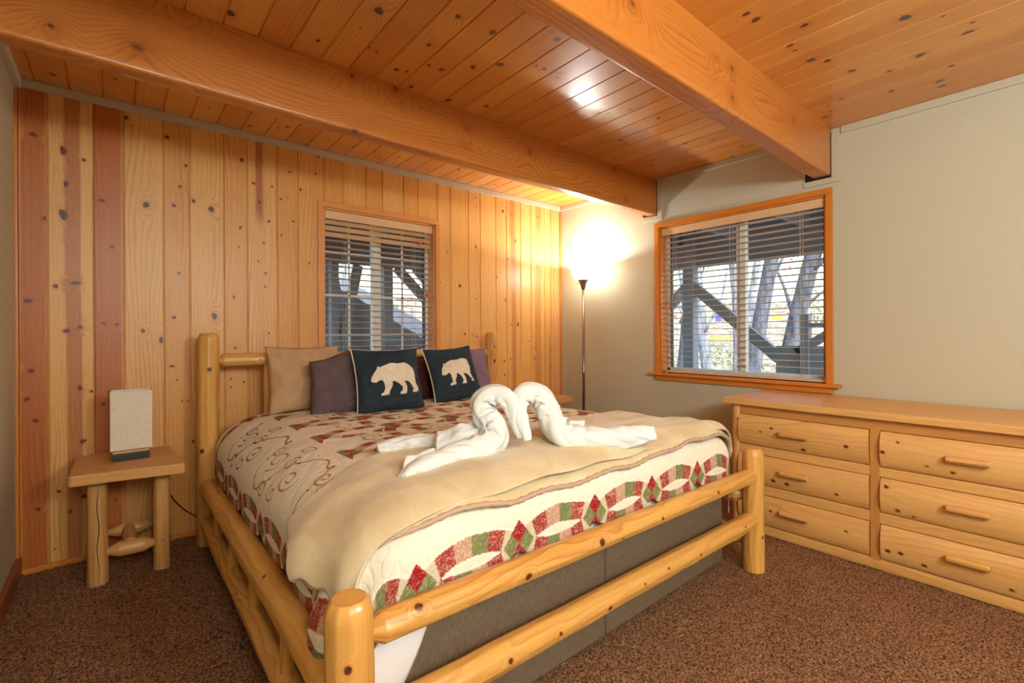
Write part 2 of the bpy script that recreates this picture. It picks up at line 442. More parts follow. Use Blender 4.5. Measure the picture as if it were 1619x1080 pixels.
# back wall
WS = [-.375, -.269, -.094, .031, .206, .331, .505, .632, .806, .935, 1.107, 1.236, 1.411, 1.536, 1.711, 1.838, 2.014, 2.138, 2.32, 2.447, 2.62, 2.744, 2.917, 3.045, 3.221, 3.35, 3.455]
light, mid, dk = S(232, 180, 106), S(226, 166, 88), S(190, 110, 44)
WC = [dk, light, S(190, 110, 42), light, S(224, 164, 86), S(232, 178, 100), S(226, 166, 88), light, S(224, 164, 84), S(230, 172, 92), mid, S(232, 176, 98), mid, light, S(230, 172, 94), S(232, 178, 98), light, S(234, 182, 104), light, S(236, 186, 108), S(234, 182, 104), light, S(238, 188, 112), S(234, 182, 104), light, S(226, 172, 110)]
def wallcol(i, t, z, c):
    t = np.asarray(t, float)+0*z
    w = vn(z*1.3, 0*z+i, 5)*.16+vn(z*5, 0*z+i, 6)*.03
    def band(lo, hi, colr):
        f = (sst(lo-.015, lo+.015, t+w)*(1-sst(hi-.015, hi+.015, t+w*.6)))[..., None]
        return c*(1-f)+np.array(colr)*f
    if i == 0: c = np.array(S(214, 150, 80))*(1-(f := sst(.1, .13, t+w*.6)*(1-sst(.9, .95, t)))[..., None])+np.array(dk)*f[..., None]
    if i == 1: c = band(.34, .70, S(192, 124, 64))
    if i == 2:
        f = sst(.88, .94, t)[..., None]; c = c*(1-f)+np.array(S(216, 152, 84))*f
    if i == 21: c = band(.28, .62, S(206, 140, 80))
    if i == 23: c = band(.3, .75, S(210, 148, 88))
    if i == 24: c = band(.55, .75, S(206, 142, 84))
    if i == 7:
        f = (sst(.25, .3, t)*(1-sst(.5, .56, t))*sst(1.93, 2.05, z+t*.2))[..., None]; c = c*(1-f)+np.array(S(180, 110, 58))*f
    return c
WK = [(-.319, 2.184, .013, .8), (-.274, 1.771, .015, .7), (-.21, 2.13, .013, 1.7), (-.2, 1.96, .009, 1.8), (-.21, 1.80, .017, 1.6), (-.13, 2.1, .008, 1.2), (-.235, 1.43, .016, .7),
      (-.33, 1.0, .011, 1), (-.345, .86, .010, 1), (-.315, .75, .010, 1), (-.34, 1.35, .016, .6), (-.165, 1.45, .02, .5), (-.155, 1.22, .018, .5), (-.2, 1.2, .016, .6), (-.14, .62, .012, 1), (-.135, .33, .012, 1), (-.15, .9, .010, 1.2), (-.1, .88, .014, .5),
      (-.02, 1.655, .008, 1), (-.055, 1.24, .010, .7), (.0, 1.235, .010, .8), (-.03, .87, .012, 1), (.02, .5, .010, 1), (-.06, 1.9, .012, .7)]
def wpx(x, y):  # point of the back wall at an image position measured on the photograph
    f = (math.sin(0.69691), math.cos(0.69691)); r = (f[1], -f[0]); a = (x-809.5)/746; b = (y-527.4)/746
    a2 = a-b*.00536; dx, dy = f[0]+r[0]*a2, f[1]+r[1]*a2; t = YB/dy
    return dx*t, 1.174+t*(-b-a*.00536)
for p in [(231, 324, .018, 1.3), (199, 186, .013, 1.2), (264, 217, .013, 1), (294, 262, .011, 1), (285, 295, .011, 1), (275, 325, .013, .9), (306, 318, .013, 1), (334, 331, .018, 1.3), (339, 500, .018, 1.4),
          (382, 253, .014, 1.1), (380, 360, .010, 1.3), (378, 391, .007, 1), (370, 470, .011, 1), (405, 262, .008, .7), (413, 264, .010, .6), (401, 290, .012, .8), (410, 320, .009, 1.4), (430, 295, .008, 1), (425, 350, .010, 1.2), (417, 384, .008, 1),
          (458, 272, .012, .6), (444, 315, .008, 1), (455, 312, .006, 1), (464, 350, .011, .6), (445, 372, .008, 1), (475, 300, .012, .8), (499, 275, .009, 1), (503, 248, .008, 1), (489, 416, .008, 1), (420, 432, .010, 1), (419, 453, .008, 1), (425, 527, .008, 1), (409, 413, .007, 1), (372, 550, .010, 1),
          (226, 523, .013, 1), (255, 538, .016, 1.4), (283, 432, .010, .9), (275, 502, .014, .8), (272, 579, .014, .7), (280, 601, .006, 1), (288, 634, .006, 1), (298, 634, .007, .8), (305, 698, .010, 1.2), (365, 599, .009, .8), (386, 604, .008, 1), (365, 612, .007, 1), (707, 399, .008, 1), (727, 452, .015, 1.3), (696, 447, .009, 1),
          (752, 312, .010, .6), (754, 328, .006, 1), (752, 390, .010, 1.4), (795, 334, .014, 1.3), (809, 339, .008, 1.2), (815, 381, .011, 1.4), (833, 382, .007, 1.3), (803, 410, .010, 1.2), (811, 411, .006, 1.2), (850, 343, .007, 2), (785, 438, .010, 1.5), (735, 528, .014, .8), (753, 473, .007, 1.2), (747, 529, .007, 1), (754, 532, .008, 1.2),
          (799, 474, .010, 1.5), (785, 514, .008, 1.2), (810, 461, .008, 1.2), (809, 514, .008, 1.2), (819, 513, .016, 1.2), (826, 537, .006, 1), (836, 540, .007, 1.3), (847, 514, .008, 1.3), (846, 550, .007, 1.3), (845, 567, .008, 1.6), (870, 491, .007, 1.5), (871, 554, .007, 1.5), (881, 467, .006, 1.4), (871, 580, .007, 2),
          (798, 571, .009, 1.4), (807, 568, .008, 1.4), (798, 593, .009, 1.4), (813, 618, .009, 1), (778, 572, .010, 1.2), (841, 408, .006, 1.3), (869, 396, .006, 1.2), (866, 434, .007, 1.3), (877, 428, .007, 1.3), (838, 440, .006, 1.3), (868, 440, .006, 1.3),
          (60, 805, .012, .9), (93, 777, .011, .8), (76, 778, .006, .8), (87, 868, .006, .8), (111, 809, .010, 1), (183, 790, .008, 1), (163, 639, .013, .8)]:
    u, v = wpx(p[0], p[1]); WK.append((u, v, p[2]*.78, p[3]))
W1 = (1.10, 1.99, .95, 2.06)      # window 1 opening
wb = boards('wall_back', WS, 0, H, lambda u, v, h: np.stack([u, YB-h, v], -1), WC, WK, M['board'], hole=W1, nrow=60, colfun=wallcol)
tag(wb, kind='structure')
def slab_hole(name, axis, a0, a1, u0, u1, z0, z1, hole, mat):
    """thick wall with a rectangular hole, hole=(u0,u1,z0,z1)"""
    bm = bmesh.new()
    def b(ua, ub, za, zb):
        lo = [0, 0, za]; hi = [0, 0, zb]; k = 1-axis
        lo[axis], hi[axis] = a0, a1; lo[k], hi[k] = ua, ub
        bm_box(bm, lo, hi)
    if hole:
        b(u0, hole[0], z0, z1); b(hole[1], u1, z0, z1); b(hole[0], hole[1], z0, hole[2]); b(hole[0], hole[1], hole[3], z1)
    else: b(u0, u1, z0, z1)
    o = finish(bm, name, mat, None, 2); tag(o, kind='structure'); return o
slab_hole('wall_back_core', 1, YB+.0075, YB+.14, XL-.12, XR+.14, -.05, H+.2, W1, M['dark'])
bpy.data.objects['wall_back_core'].name = 'wall_rear'
W2 = (1.015, 2.215, .845, 2.045)
slab_hole('wall_right', 0, XR, XR+.14, YF-.12, YB+.14, -.05, H+.2, W2, M['paint'])
slab_hole('wall_left', 0, XL-.12, XL-.005, YF-.12, YB+.14, -.05, H+.2, None, M['paint'])
slab_hole('wall_front', 1, YF-.12, YF, XL-.12, XR+.14, -.05, H+.2, None, M['paint'])
o = box('ceiling_deck', (XL-.12, YF-.12, H+.008), (XR+.14, YB+.14, H+.25), M['dark'], bevel=0); o.name = 'ceiling_roof'; tag(o, kind='structure')

# ceiling boards run along Y
CS = [-.442+.1298*k for k in range(31)]
CS = [max(XL, c) for c in CS if c < XR-.01]+[XR]
rr = random.Random(3)
CC = []
for i in range(len(CS)):
    a = rr.random(); CC.append(tuple(np.array(S(236, 170, 82))*(1-a)*1.0+np.array(S(220, 146, 62))*a))
CK = []
def cpx(x, y):
    f = (math.sin(0.69691), math.cos(0.69691)); r = (f[1], -f[0]); a = (x-809.5)/746; b = (y-527.4)/746
    a2 = a-b*.00536; t = (H-1.174)/(-b-a*.00536); return (f[0]+r[0]*a2)*t, (f[1]+r[1]*a2)*t
for p in [(363, 20, .017), (599, 17, .018), (582, 74, .010), (596, 82, .006), (627, 110, .011), (643, 113, .008), (650, 137, .012), (678, 71, .010), (724, 26, .011), (678, 103, .009), (698, 110, .012), (708, 158, .015), (769, 168, .013), (779, 51, .014), (748, 106, .013),
          (791, 102, .016), (881, 62, .014), (860, 109, .010), (848, 104, .007), (882, 122, .009), (961, 179, .013), (996, 174, .010), (1041, 187, .010), (946, 179, .007), (952, 225, .009), (982, 222, .012), (988, 227, .010), (977, 261, .015), (1032, 261, .010), (1083, 227, .013), (1128, 221, .008), (1173, 231, .010), (1174, 229, .008),
          (912, 213, .005), (972, 249, .008), (1103, 240, .006), (1157, 248, .012), (1028, 255, .006), (1065, 263, .006), (503, 64, .009), (500, 74, .006), (570, 44, .005), (1180, 22, .012), (1195, 31, .015), (1272, 40, .012), (1249, 72, .011), (1257, 80, .007), (1282, 95, .015), (1308, 96, .013), (1347, 112, .014), (1431, 28, .018), (1530, 52, .018), (1455, 87, .017),
          (1504, 104, .011), (1409, 144, .012), (1489, 136, .014), (1486, 128, .015), (1330, 157, .009), (1308, 167, .007), (1313, 176, .007), (1305, 185, .012), (1555, 135, .010), (84, 118, .012), (394, 199, .012), (441, 202, .009), (455, 201, .012), (600, 250, .008), (592, 240, .008), (725, 268, .012), (783, 292, .009), (630, 248, .010), (540, 195, .010), (560, 232, .009), (330, 170, .007), (182, 124, .008)]:
    u, v = cpx(p[0], p[1]); CK.append((u, v, p[2]*1.05, 1.15))
for k in range(60): CK.append((rr.uniform(XL, XR), rr.uniform(YF, .6), rr.uniform(.006, .014), 1.1))
cb = boards('ceiling', CS, YF, YB, lambda u, v, h: np.stack([u, v, H-h], -1), CC, CK, M['ceil'], bev=.004, depth=.006, nrow=50)
tag(cb, kind='structure')
me = cb.data; me.flip_normals()

# floor: carpet with real relief
n_, m_ = 330, 400
fx = np.linspace(XL-.1, XR+.1, n_); fy = np.linspace(YF-.1, YB+.1, m_)
U, W = np.meshgrid(fx, fy, indexing='ij')
Z = vn(U*70, W*70, 3)*.010+vn(U*9, W*9, 4)*.004-.002
grid('floor', np.stack([U, W, Z], -1), M['carpet'])
tag(bpy.data.objects['floor'], kind='structure')
o = box('floor_slab', (XL-.12, YF-.12, -.1), (XR+.14, YB+.14, -.03), M['dark'], bevel=0); o.name = 'floor_base'; tag(o, kind='structure')

# trims
def trim(name, lo, hi, mat, bevel=.003): return tag(box(name, lo, hi, mat, None, bevel), kind='structure')
trim('trim_1', (XL+.02, YB-.02, H-.042), (XR-.02, YB+.0, H-.001), M['trimpaint'])
trim('trim_2', (XR-.014, 2.34, H-.04), (XR+.001, YB, H-.001), M['trimpaint'])
trim('trim_3', (XR-.012, 1.14, H-.04), (XR+.001, 2.20, H-.001), M['trimpaint'])
trim('trim_4', (XR-.012, YF, H-.045), (XR+.001, .93, H-.001), M['trimpaint'])
trim('trim_5', (XR-.012, .945, H-.31), (XR+.001, .982, H-.002), M['trimpaint'])
trim('trim_6', (XR-.012, .93, H-.337), (XR+.001, 1.14, H-.303), M['trimpaint'])
trim('trim_7', (XR-.012, 2.185, H-.30), (XR+.001, 2.228, H-.002), M['trimpaint'])
trim('trim_8', (XR-.012, 2.185, H-.335), (XR+.001, 2.37, H-.30), M['trimpaint'])
trim('trim_9', (XL-.006, YF, H-.05), (XL+.022, YB, H-.001), M['ltrim'])
trim('trim_10', (XL-.006, YB-.012, 0), (XL+.006, YB, H-.05), M['casing'])
trim('trim_11', (XR-.022, YB-.012, 0), (XR-.004, YB+.0, H-.05), M['casing'])
trim('pocket_shade_1', (XR-.008, 2.20, H-.29), (XR+.001, 2.37, H-.02), M['dark'])  # dark plate: shade of the beam pocket put in as colour
trim('pocket_shade_2', (XR-.008, .98, H-.304), (XR+.001, 1.13, H-.02), M['dark'])  # dark plate painted as the shaded gap round the nearer beam
trim('baseboard_back', (XL, YB-.02, -.01), (XR, YB, .022), M['casing'], .006)
trim('baseboard_left', (XL-.006, YF, -.01), (XL+.016, YB-.01, .085), M['base'])
trim('baseboard_right', (XR-.012, YF, -.01), (XR+.002, YB, .07), M['ltrim'])

# ceiling beams --------------------------------------------------------
def beam(label, y0, y1, z0, knots, x1):
    L = x1-XL; t = thing('ceiling_beam', ((XL+x1)/2, (y0+y1)/2, z0), label, 'beam', None)
    # rounded-corner cross section swept along X, fine enough to carry knots
    r = .012; sec = []
    def arc(cy, cz, a0, a1):
        for a in np.linspace(a0, a1, 4): sec.append((cy+r*math.cos(a), cz+r*math.sin(a)))
    for z in np.linspace(H, z0+r, 20)[:-1]: sec.append((y0, z))
    arc(y0+r, z0+r, PI, 1.5*PI)
    for y in np.linspace(y0+r, y1-r, 6)[1:-1]: sec.append((y, z0))
    arc(y1-r, z0+r, 1.5*PI, 2*PI)
    for z in np.linspace(z0+r, H, 20)[1:]: sec.append((y1, z))
    sec = np.array(sec); d = np.concatenate([[0], np.cumsum(np.hypot(*np.diff(sec, axis=0).T))])
    xs = np.linspace(XL, x1, int(L/.014)); X, Dd = np.meshgrid(xs, d, indexing='ij')
    Y = np.repeat(sec[None, :, 0], len(xs), 0).copy(); Zz = np.repeat(sec[None, :, 1], len(xs), 0).copy()
    wob = vn(X*2.3, Dd*3, int(y0*10))*.006; Y = Y+wob*(1 if y0 > 0 else 1)
    Zz = np.where(Zz < H-.02, Zz+vn(X*2, Dd*0, 9)*.004, Zz)
    K = np.zeros_like(X)
    for (kx, kd, kr) in knots:
        q = np.hypot((X-kx)/1.25, Dd-kd)/kr
        K = np.maximum(K, np.interp(q, [0, .35, .7, 1.2, 2.4, 5.5], [.72, .63, .60, .50, .30, 0]))
    o = grid('timber', np.stack([X, Y, Zz], -1), M['beam'], t, uv=np.stack([Dd+y0*5, X], -1), knot=K.ravel())
    o.data.flip_normals()
    for j, xx in ((0, XL), (1, x1)):
        pass
    return t
zb = 2.158
def bx(x, y, yp):  # X on a beam's face from an image position
    f = (math.sin(0.69691), math.cos(0.69691)); r = (f[1], -f[0]); a = (x-809.5)/746; b = (y-527.4)/746
    a2 = a-b*.00536; t = yp/(f[1]+r[1]*a2); return (f[0]+r[0]*a2)*t, H-(1.174+t*(-b-a*.00536))
B1K = [(*bx(81, 42, 2.235), .020), (*bx(218, 75, 2.235), .036), (*bx(562, 207, 2.235), .026), (*bx(738, 203, 2.235), .024), (*bx(838, 240, 2.235), .028), (*bx(970, 268, 2.235), .026), (*bx(990, 316, 2.235), .024), (*bx(556, 120, 2.235), .02), (*bx(625, 140, 2.235), .022), (*bx(292, 8, 2.235), .02)]
beam('long pine ceiling beam crossing nearest the panelled wall', 2.235, 2.325, zb, B1K, XR-.006)
B2K = [(*bx(1158, 108, .985), .030), (*bx(1158, 155, .985), .030), (*bx(1255, 190, .985), .024), (*bx(1132, 90, .985), .016), (*bx(1303, 255, .985), .012), (*bx(1000, 5, .985), .028)]
beam('orange pine ceiling beam nearest the camera, above the blinds window', .985, 1.085, zb, B2K, XR-.02)

# windows ---------------------------------------------------------------
def fpt(kind, a, b, z):   # a along wall, b depth out from the room face
    return (a, YB+b, z) if kind == 'b' else (XR+b, a, z)
def wbox(name, kind, a0, a1, b0, b1, z0, z1, mat, parent, bevel=.002, axis=None):
    return box(name, fpt(kind, a0, b0, z0), fpt(kind, a1, b1, z1), mat, parent, bevel, axis)
def casing(kind, a0, a1, z0, z1, w, parent, th=.016):
    """mitred flat casing round an opening as one mesh"""
    bm = bmesh.new()
    O = [(a0-w, z0-w), (a1+w, z0-w), (a1+w, z1+w), (a0-w, z1+w)]; I = [(a0, z0), (a1, z0), (a1, z1), (a0, z1)]
    uvs = {}
    for k in range(4):
        j = (k+1) % 4; quad = [O[k], O[j], I[j], I[k]]
        vf = [bm.verts.new(fpt(kind, p[0], -th, p[1])) for p in quad]; vb = [bm.verts.new(fpt(kind, p[0], .002, p[1])) for p in quad]
        bm.faces.new(vf); bm.faces.new(vb[::-1])
        for i in range(4): bm.faces.new((vf[i], vb[i], vb[(i+1) % 4], vf[(i+1) % 4]))
    bmesh.ops.recalc_face_normals(bm, faces=bm.faces[:])
    return bm
def window(idx, kind, op, casew, zsill):
    CM = M['casing2'] if kind == 'b' else M['casing']
    a0, a1, z0, z1 = op
    root = thing('window_%d' % idx, fpt(kind, (a0+a1)/2, 0, z0), 'window', None); root['kind'] = 'structure'
    del root['label']
    w = casew; th = .018
    for nm, (p, q, r, s), ax in (('casing', (a0-w, a1+w, z1, z1+w), None), ('casing', (a0-w, a0, z0-.02, z1), 2), ('casing', (a1, a1+w, z0-.02, z1), 2)):
        wbox(nm, kind, p, q, -th, .001, r, s, CM, root, .004, ax)
    # jamb lining
    wbox('jamb', kind, a0-.002, a0+.012, 0, .10, z0, z1, CM, root, .001, 2)
    wbox('jamb', kind, a1-.012, a1+.002, 0, .10, z0, z1, CM, root, .001, 2)
    wbox('jamb', kind, a0, a1, 0, .10, z1-.012, z1+.002, CM, root, .001)
    wbox('window_sill', kind, a0-w-.045, a1+w+.045, -.045, .10, z0-.022, z0, CM, root, .006)
    wbox('apron', kind, a0-w, a1+w, -.018, .001, z0-.062, z0-.022, CM, root, .004)
    # vinyl slider
    am = (a0+a1)/2 + (-.02 if kind == 'b' else -.03)
    b0, b1 = .095, .135
    for q in ((a0, a0+.04, z0, z1), (a1-.04, a1, z0, z1), (a0, a1, z0, z0+.04), (a0, a1, z1-.04, z1)):
        wbox('vinyl_frame', kind, q[0], q[1], b0, b1, q[2], q[3], M['vinyl'], root, .003)
    wbox('meeting_stile', kind, am-.03, am+.012, b0-.012, b1, z0+.04, z1-.04, M['vinyl'], root, .003, 2)
    wbox('sash_stile', kind, am+.016, am+.045, b0+.01, b1, z0+.04, z1-.04, M['vinyl'], root, .003, 2)
    wbox('gasket', kind, am+.011, am+.017, b0+.008, b1-.002, z0+.04, z1-.04, M['vinyl_dark'], root, 0, 2)
    for aa in (a0+.04, a1-.046): wbox('gasket', kind, aa, aa+.006, b0+.004, b1, z0+.04, z1-.04, M['vinyl_dark'], root, 0, 2)
    for (p, q) in ((a0+.04, am-.02), (am+.03, a1-.04)):
        wbox('pane', kind, p, q, .118, .121, z0+.035, z1-.035, M['glass'], root, 0)
        if kind == 'b':
            wbox('muntin', kind, (p+q)/2-.008, (p+q)/2+.008, .108, .116, z0+.04, z1-.04, M['vinyl'], root, .001, 2)
            for zz in (1.17, 1.46, 1.77): wbox('muntin', kind, p, q, .108, .116, zz-.007, zz+.007, M['vinyl'], root, .001)
    return root
window(1, 'b', W1, .038, .9); window(2, 'r', W2, .038, .8)
for o in [c for c in bpy.data.objects if c.name.startswith('window_') and c.parent is None]:
    if 'category' in o.keys(): del o['category']

# wooden blinds -----------------------------------------------------------
def blind(kind, op, label, ladders, nclosed, tass):
    a0, a1, z0, z1 = op
    t = thing('window_blind', fpt(kind, (a0+a1)/2, .04, z0+.002), label, 'blind')
    a0 += .016; a1 -= .016
    wbox('valance', kind, a0, a1, .008, .02, z1-.072, z1-.014, M['blind'], t, .003)
    wbox('headrail', kind, a0, a1, .026, .07, z1-.06, z1-.014, M['blind'], t, .002)
    zt = z1-.085; pitch = .0445; zbt = z0+.03
    n = int((zt-zbt)/pitch); first = None
    for k in range(n):
        z = zt-k*pitch
        ang = math.radians(-50) if k < nclosed else math.radians(3)
        key = 1 if k < nclosed else 0
        # curved slat section
        W_ = .05; us = np.linspace(-.5, .5, 7); sec = [(u*W_, .0016*(1-4*u*u)) for u in us]
        top = [(d*math.cos(ang)-h*math.sin(ang), d*math.sin(ang)*-1+h*math.cos(ang)) for d, h in sec]
        bot = [(d*math.cos(ang)-(h-.0022)*math.sin(ang), -d*math.sin(ang)+(h-.0022)*math.cos(ang)) for d, h in sec]
        ring = top+bot[::-1]; V = []
        for a in (a0+.004, a1-.004):
            for d, h in ring: V.append(fpt(kind, a, .046+d, z+h))
        m_ = len(ring); F = [(i, (i+1) % m_, m_+(i+1) % m_, m_+i) for i in range(m_)]+[tuple(range(m_))[::-1], tuple(range(m_, 2*m_))]
        uv = [((i % m_)*.006+k*.31, V[i][0 if kind == 'b' else 1]) for i in range(2*m_)]
        mesh_np('slat', np.array(V), F, M['blind'], t, uv=np.array(uv), smooth=False)
    wbox('bottom_rail', kind, a0+.003, a1-.003, .022, .07, zbt-.026, zbt-.008, M['blind'], t, .003)
    for fr in ladders:
        a = a0+(a1-a0)*fr
        for dd in (.021, .071):
            p0, p1 = fpt(kind, a, dd, z1-.06), fpt(kind, a, dd, zbt-.01)
            tube('ladder_cord', [p0, p1], .0014, M['cord'], t, 6)
    for (fr, zlen, nt) in tass:
        a = a0+(a1-a0)*fr
        for q in range(nt):
            aa = a+(q-(nt-1)/2)*.022; ze = zlen+.02*(q % 2)
            c = tube('pull_cord', [fpt(kind, aa*.3+a*.7, .012, z1-.07), fpt(kind, aa, .004, ze)], .0013, M['cord'], t, 6)
            tp = fpt(kind, aa, .004, ze-.04)
            lathe('tassel', [(.001, 0), (.008, .002), (.0095, .010), (.007, .024), (.004, .034), (.002, .042)], tp, M['tassel'], t, 14)
    return t
blind('b', W1, 'wooden slat blind in the window above the headboard', (.17, .82), 3, ((.93, 1.50, 3), (.86, 1.92, 1)))
blind('r', W2, 'wooden slat blind in the wide window above the dresser', (.12, .52, .92), 0, ((.955, 1.42, 3), (.965, .87, 1)))
for o in list(bpy.data.objects):
    pass

# logs ------------------------------------------------------------------
def log(name, p0, p1, r0, r1, parent, mat, end0='cut', end1='cut', seed=1, knots=(), res=.012, nf=9, n=40, hewn=.85, col=None, away=(0, 1, 0), cat=None, tl=.05):
    p0, p1 = np.array(p0, float), np.array(p1, float); d = p1-p0; L = np.linalg.norm(d); d /= L
    aw = np.array(away, float); aw -= d*aw.dot(d)
    if np.linalg.norm(aw) < .1: aw = np.array((0, 0, -1.))-d*(-d[2])
    aw /= np.linalg.norm(aw); w = np.cross(d, aw)
    ns = max(8, int(L/res)); s = list(np.linspace(0, L, ns))
    # extra rings at the ends
    for e in (.003, .008, .014, .022, .03, .04): s += [e, L-e]
    s = np.array(sorted(set(np.round(s, 5)))); th = np.linspace(0, 2*PI, n+1)
    Sg, T = np.meshgrid(s, th, indexing='ij'); base = r0+(r1-r0)*Sg/L
    Tc = np.mod(T, 2*PI-1e-9)
    drift = vn(Sg*1.2, Sg*0+seed, seed)*.5
    ph = np.mod(Tc+drift, 2*PI/nf)-PI/nf
    poly = math.cos(PI/nf)/np.cos(ph)
    cx_, sx_ = np.cos(T), np.sin(T)
    lumps = 1+.08*vn(Sg*3+seed*9, cx_*1.5+sx_*2.1, seed+1)+.05*vn(Sg*11, cx_*2.5+sx_*2, seed+2)
    R = base*((1-hewn)+hewn*poly)*lumps
    K = np.zeros_like(R)
    for (kt, ka, kr) in knots:
        dth = np.angle(np.exp(1j*(T-ka)))*base; q = np.hypot((Sg-kt*L)/1.15, dth)/kr
        K = np.maximum(K, np.interp(q, [0, .5, .95, 1.05, 1.8, 3.2], [1, .8, .66, .56, .3, 0])); R = R+.12*kr*np.exp(-(q/1.8)**2)*1.2
    def endshape(x, kind):
        if kind == 'cut': return np.interp(x, [0, .003, .008], [.9, .965, 1])
        if kind == 'dome': return np.interp(x, [0, .004, .014, .03, .04], [.70, .78, .90, .985, 1])
        if kind == 'cone': return np.interp(x, [0, tl], [.42, 1])
        return 1+0*x
    R = R*endshape(Sg, end0)*endshape(L-Sg, end1)
    P = p0+Sg[..., None]*d+(R*np.cos(T))[..., None]*aw+(R*np.sin(T))[..., None]*w
    V = P.reshape(-1, 3); F = gridF(len(s), n+1)
    uv = np.stack([T*base.mean()+seed*1.7, Sg+seed*2.3], -1).reshape(-1, 2); kk = K.ravel()
    # caps with ring grain
    Fl = [tuple(f) for f in F]; off = len(V)
    for e, idx in ((0, 0), (1, len(s)-1)):
        cen = P[idx, :n].mean(0); ring = P[idx, :n]
        lv = [cen]; luv = [(seed, seed)]; 
        for f_ in (.5, 1.0):
            q = cen+(ring-cen)*f_; lv += list(q); luv += [(seed+np.linalg.norm(x-cen)*1.6, seed) for x in q]
        V = np.vstack([V, np.array(lv)]); uv = np.vstack([uv, np.array(luv)]); kk = np.concatenate([kk, np.zeros(len(lv))])
        for t in range(n):
            a, b = off+1+t, off+1+(t+1) % n; c, dd = a+n, b+n
            if e: Fl += [(off, a, b), (a, c, dd, b)]
            else: Fl += [(off, b, a), (a, b, dd, c)]
        off += len(lv)
    return mesh_np(name, V, Fl, mat, parent, uv=uv, knot=kk)

bed = thing('log_bed', (1.4, 2.09, 0), 'king-size peeled log bed frame under the quilt', 'bed')
ML = M['log']; XA, XB = .385, 2.415; YH, YT = 3.15, 1.03
log('bed_post', (XA+.01, YH, -.005), (XA+.01, YH, 1.185), .058, .054, bed, ML, 'cut', 'dome', 3, [(.83, 3.4, .012), (.45, 2.7, .012), (.62, 4.6, .008), (.28, 3.3, .010)], .008, away=(.3, 1, 0))
log('bed_post', (XB-.005, YH, -.005), (XB-.005, YH, 1.185), .056, .053, bed, ML, 'cut', 'dome', 5, [(.9, 3.3, .008), (.80, 3.3, .013)], .008, away=(.3, 1, 0))
log('bed_post', (XA-.002, YT-.02, -.005), (XA-.002, YT-.02, .605), .054, .052, bed, ML, 'cut', 'dome', 8, [(.80, 3.0, .009), (.55, 3.6, .007)], .006, nf=10, n=56, away=(.3, 1, 0))
log('bed_post', (XB, YT, -.005), (XB, YT, .60), .054, .052, bed, ML, 'cut', 'dome', 9, [(.3, 3.4, .007)], .006, away=(.6, 1, 0))
log('foot_rail', (XA+.045, YT, .500), (XB-.03, YT, .466), .037, .038, bed, ML, 'cone', 'cut', 12, [(.06, 2.6, .010), (.235, 3.6, .011), (.40, 3.3, .012), (.46, 3.9, .006), (.58, 3.5, .007), (.80, 3.2, .008), (.12, 4.2, .008)], .006, n=56, away=(0, 1, -.3), tl=.035)
log('foot_rail', (XA+.04, YT, .285), (XB-.03, YT, .249), .042, .041, bed, ML, 'cone', 'cut', 14, [(.42, 3.6, .009), (.3, 3.4, .007), (.52, 3.2, .005), (.60, 3.0, .006), (.72, 3.4, .007), (.2, 3.3, .008), (.93, 3.1, .006)], .006, n=56, away=(0, 1, -.3), tl=.035)
for X_, sd in ((XA, 20), (XB, 30)):
    log('side_rail', (X_, YT+.04, .36), (X_, YH-.04, .34), .047, .045, bed, ML, 'cone', 'cone', sd, [(.3, 3.6, .008), (.7, 3.0, .007), (.52, 2.5, .006)], .008, away=(.8 if X_ < 1 else -.8, 0, -.5), tl=.04)
    log('side_rail', (X_, YT+.04, .150), (X_, YH-.04, .140), .045, .043, bed, ML, 'cone', 'cone', sd+1, [(.5, 3.3, .006)], .008, away=(.8 if X_ < 1 else -.8, 0, -.5), tl=.04)
    for k, y in enumerate((1.5, 1.93, 2.33, 2.75)):
        log('spindle', (X_, y, .175), (X_, y, .335), .024, .022, bed, ML, 'cut', 'cut', sd+3+k, (), .02, n=24)
log('head_rail', (XA+.055, YH, 1.030), (XB-.05, YH, 1.022), .037, .035, bed, ML, 'cone', 'cone', 41, [(.11, 3.4, .006)], .01, away=(0, 1, -.2), tl=.03)
log('head_rail', (XA+.055, YH, .56), (XB-.05, YH, .56), .037, .035, bed, ML, 'cone', 'cone', 42, (), .02, away=(0, 1, -.2), tl=.03)
for k, x in enumerate((.708, 1.05, 1.4, 1.75, 2.10)):
    log('spindle', (x, YH, .585), (x, YH, 1.0), .033, .034, bed, ML, 'cut', 'dome', 50+k, (), .015, n=30)

# mattress + box spring + sheet
def softbox(name, lo, hi, mat, parent=None, r=.04, label=None, cat=None):
    o = box(name, lo, hi, mat, parent, bevel=r, seg=5)
    for p in o.data.polygons: p.use_smooth = True
    return tag(o, label, cat) if label else o
bs = thing('box_spring', (1.4, 2.0, .02), 'box spring in a grey-brown fabric cover behind the footboard rails', 'box spring')
softbox('half_spring', (.46, 1.15, .02), (1.421, 3.07, .43), M['boxsp'], bs, .018)
softbox('half_spring', (1.426, 1.15, .02), (2.345, 3.07, .43), M['boxsp'], bs, .018)
softbox('mattress', (.53, 1.17, .432), (2.275, 3.06, .645), M['sheet'], None, .09, 'thick white mattress lying under the quilt', 'mattress')

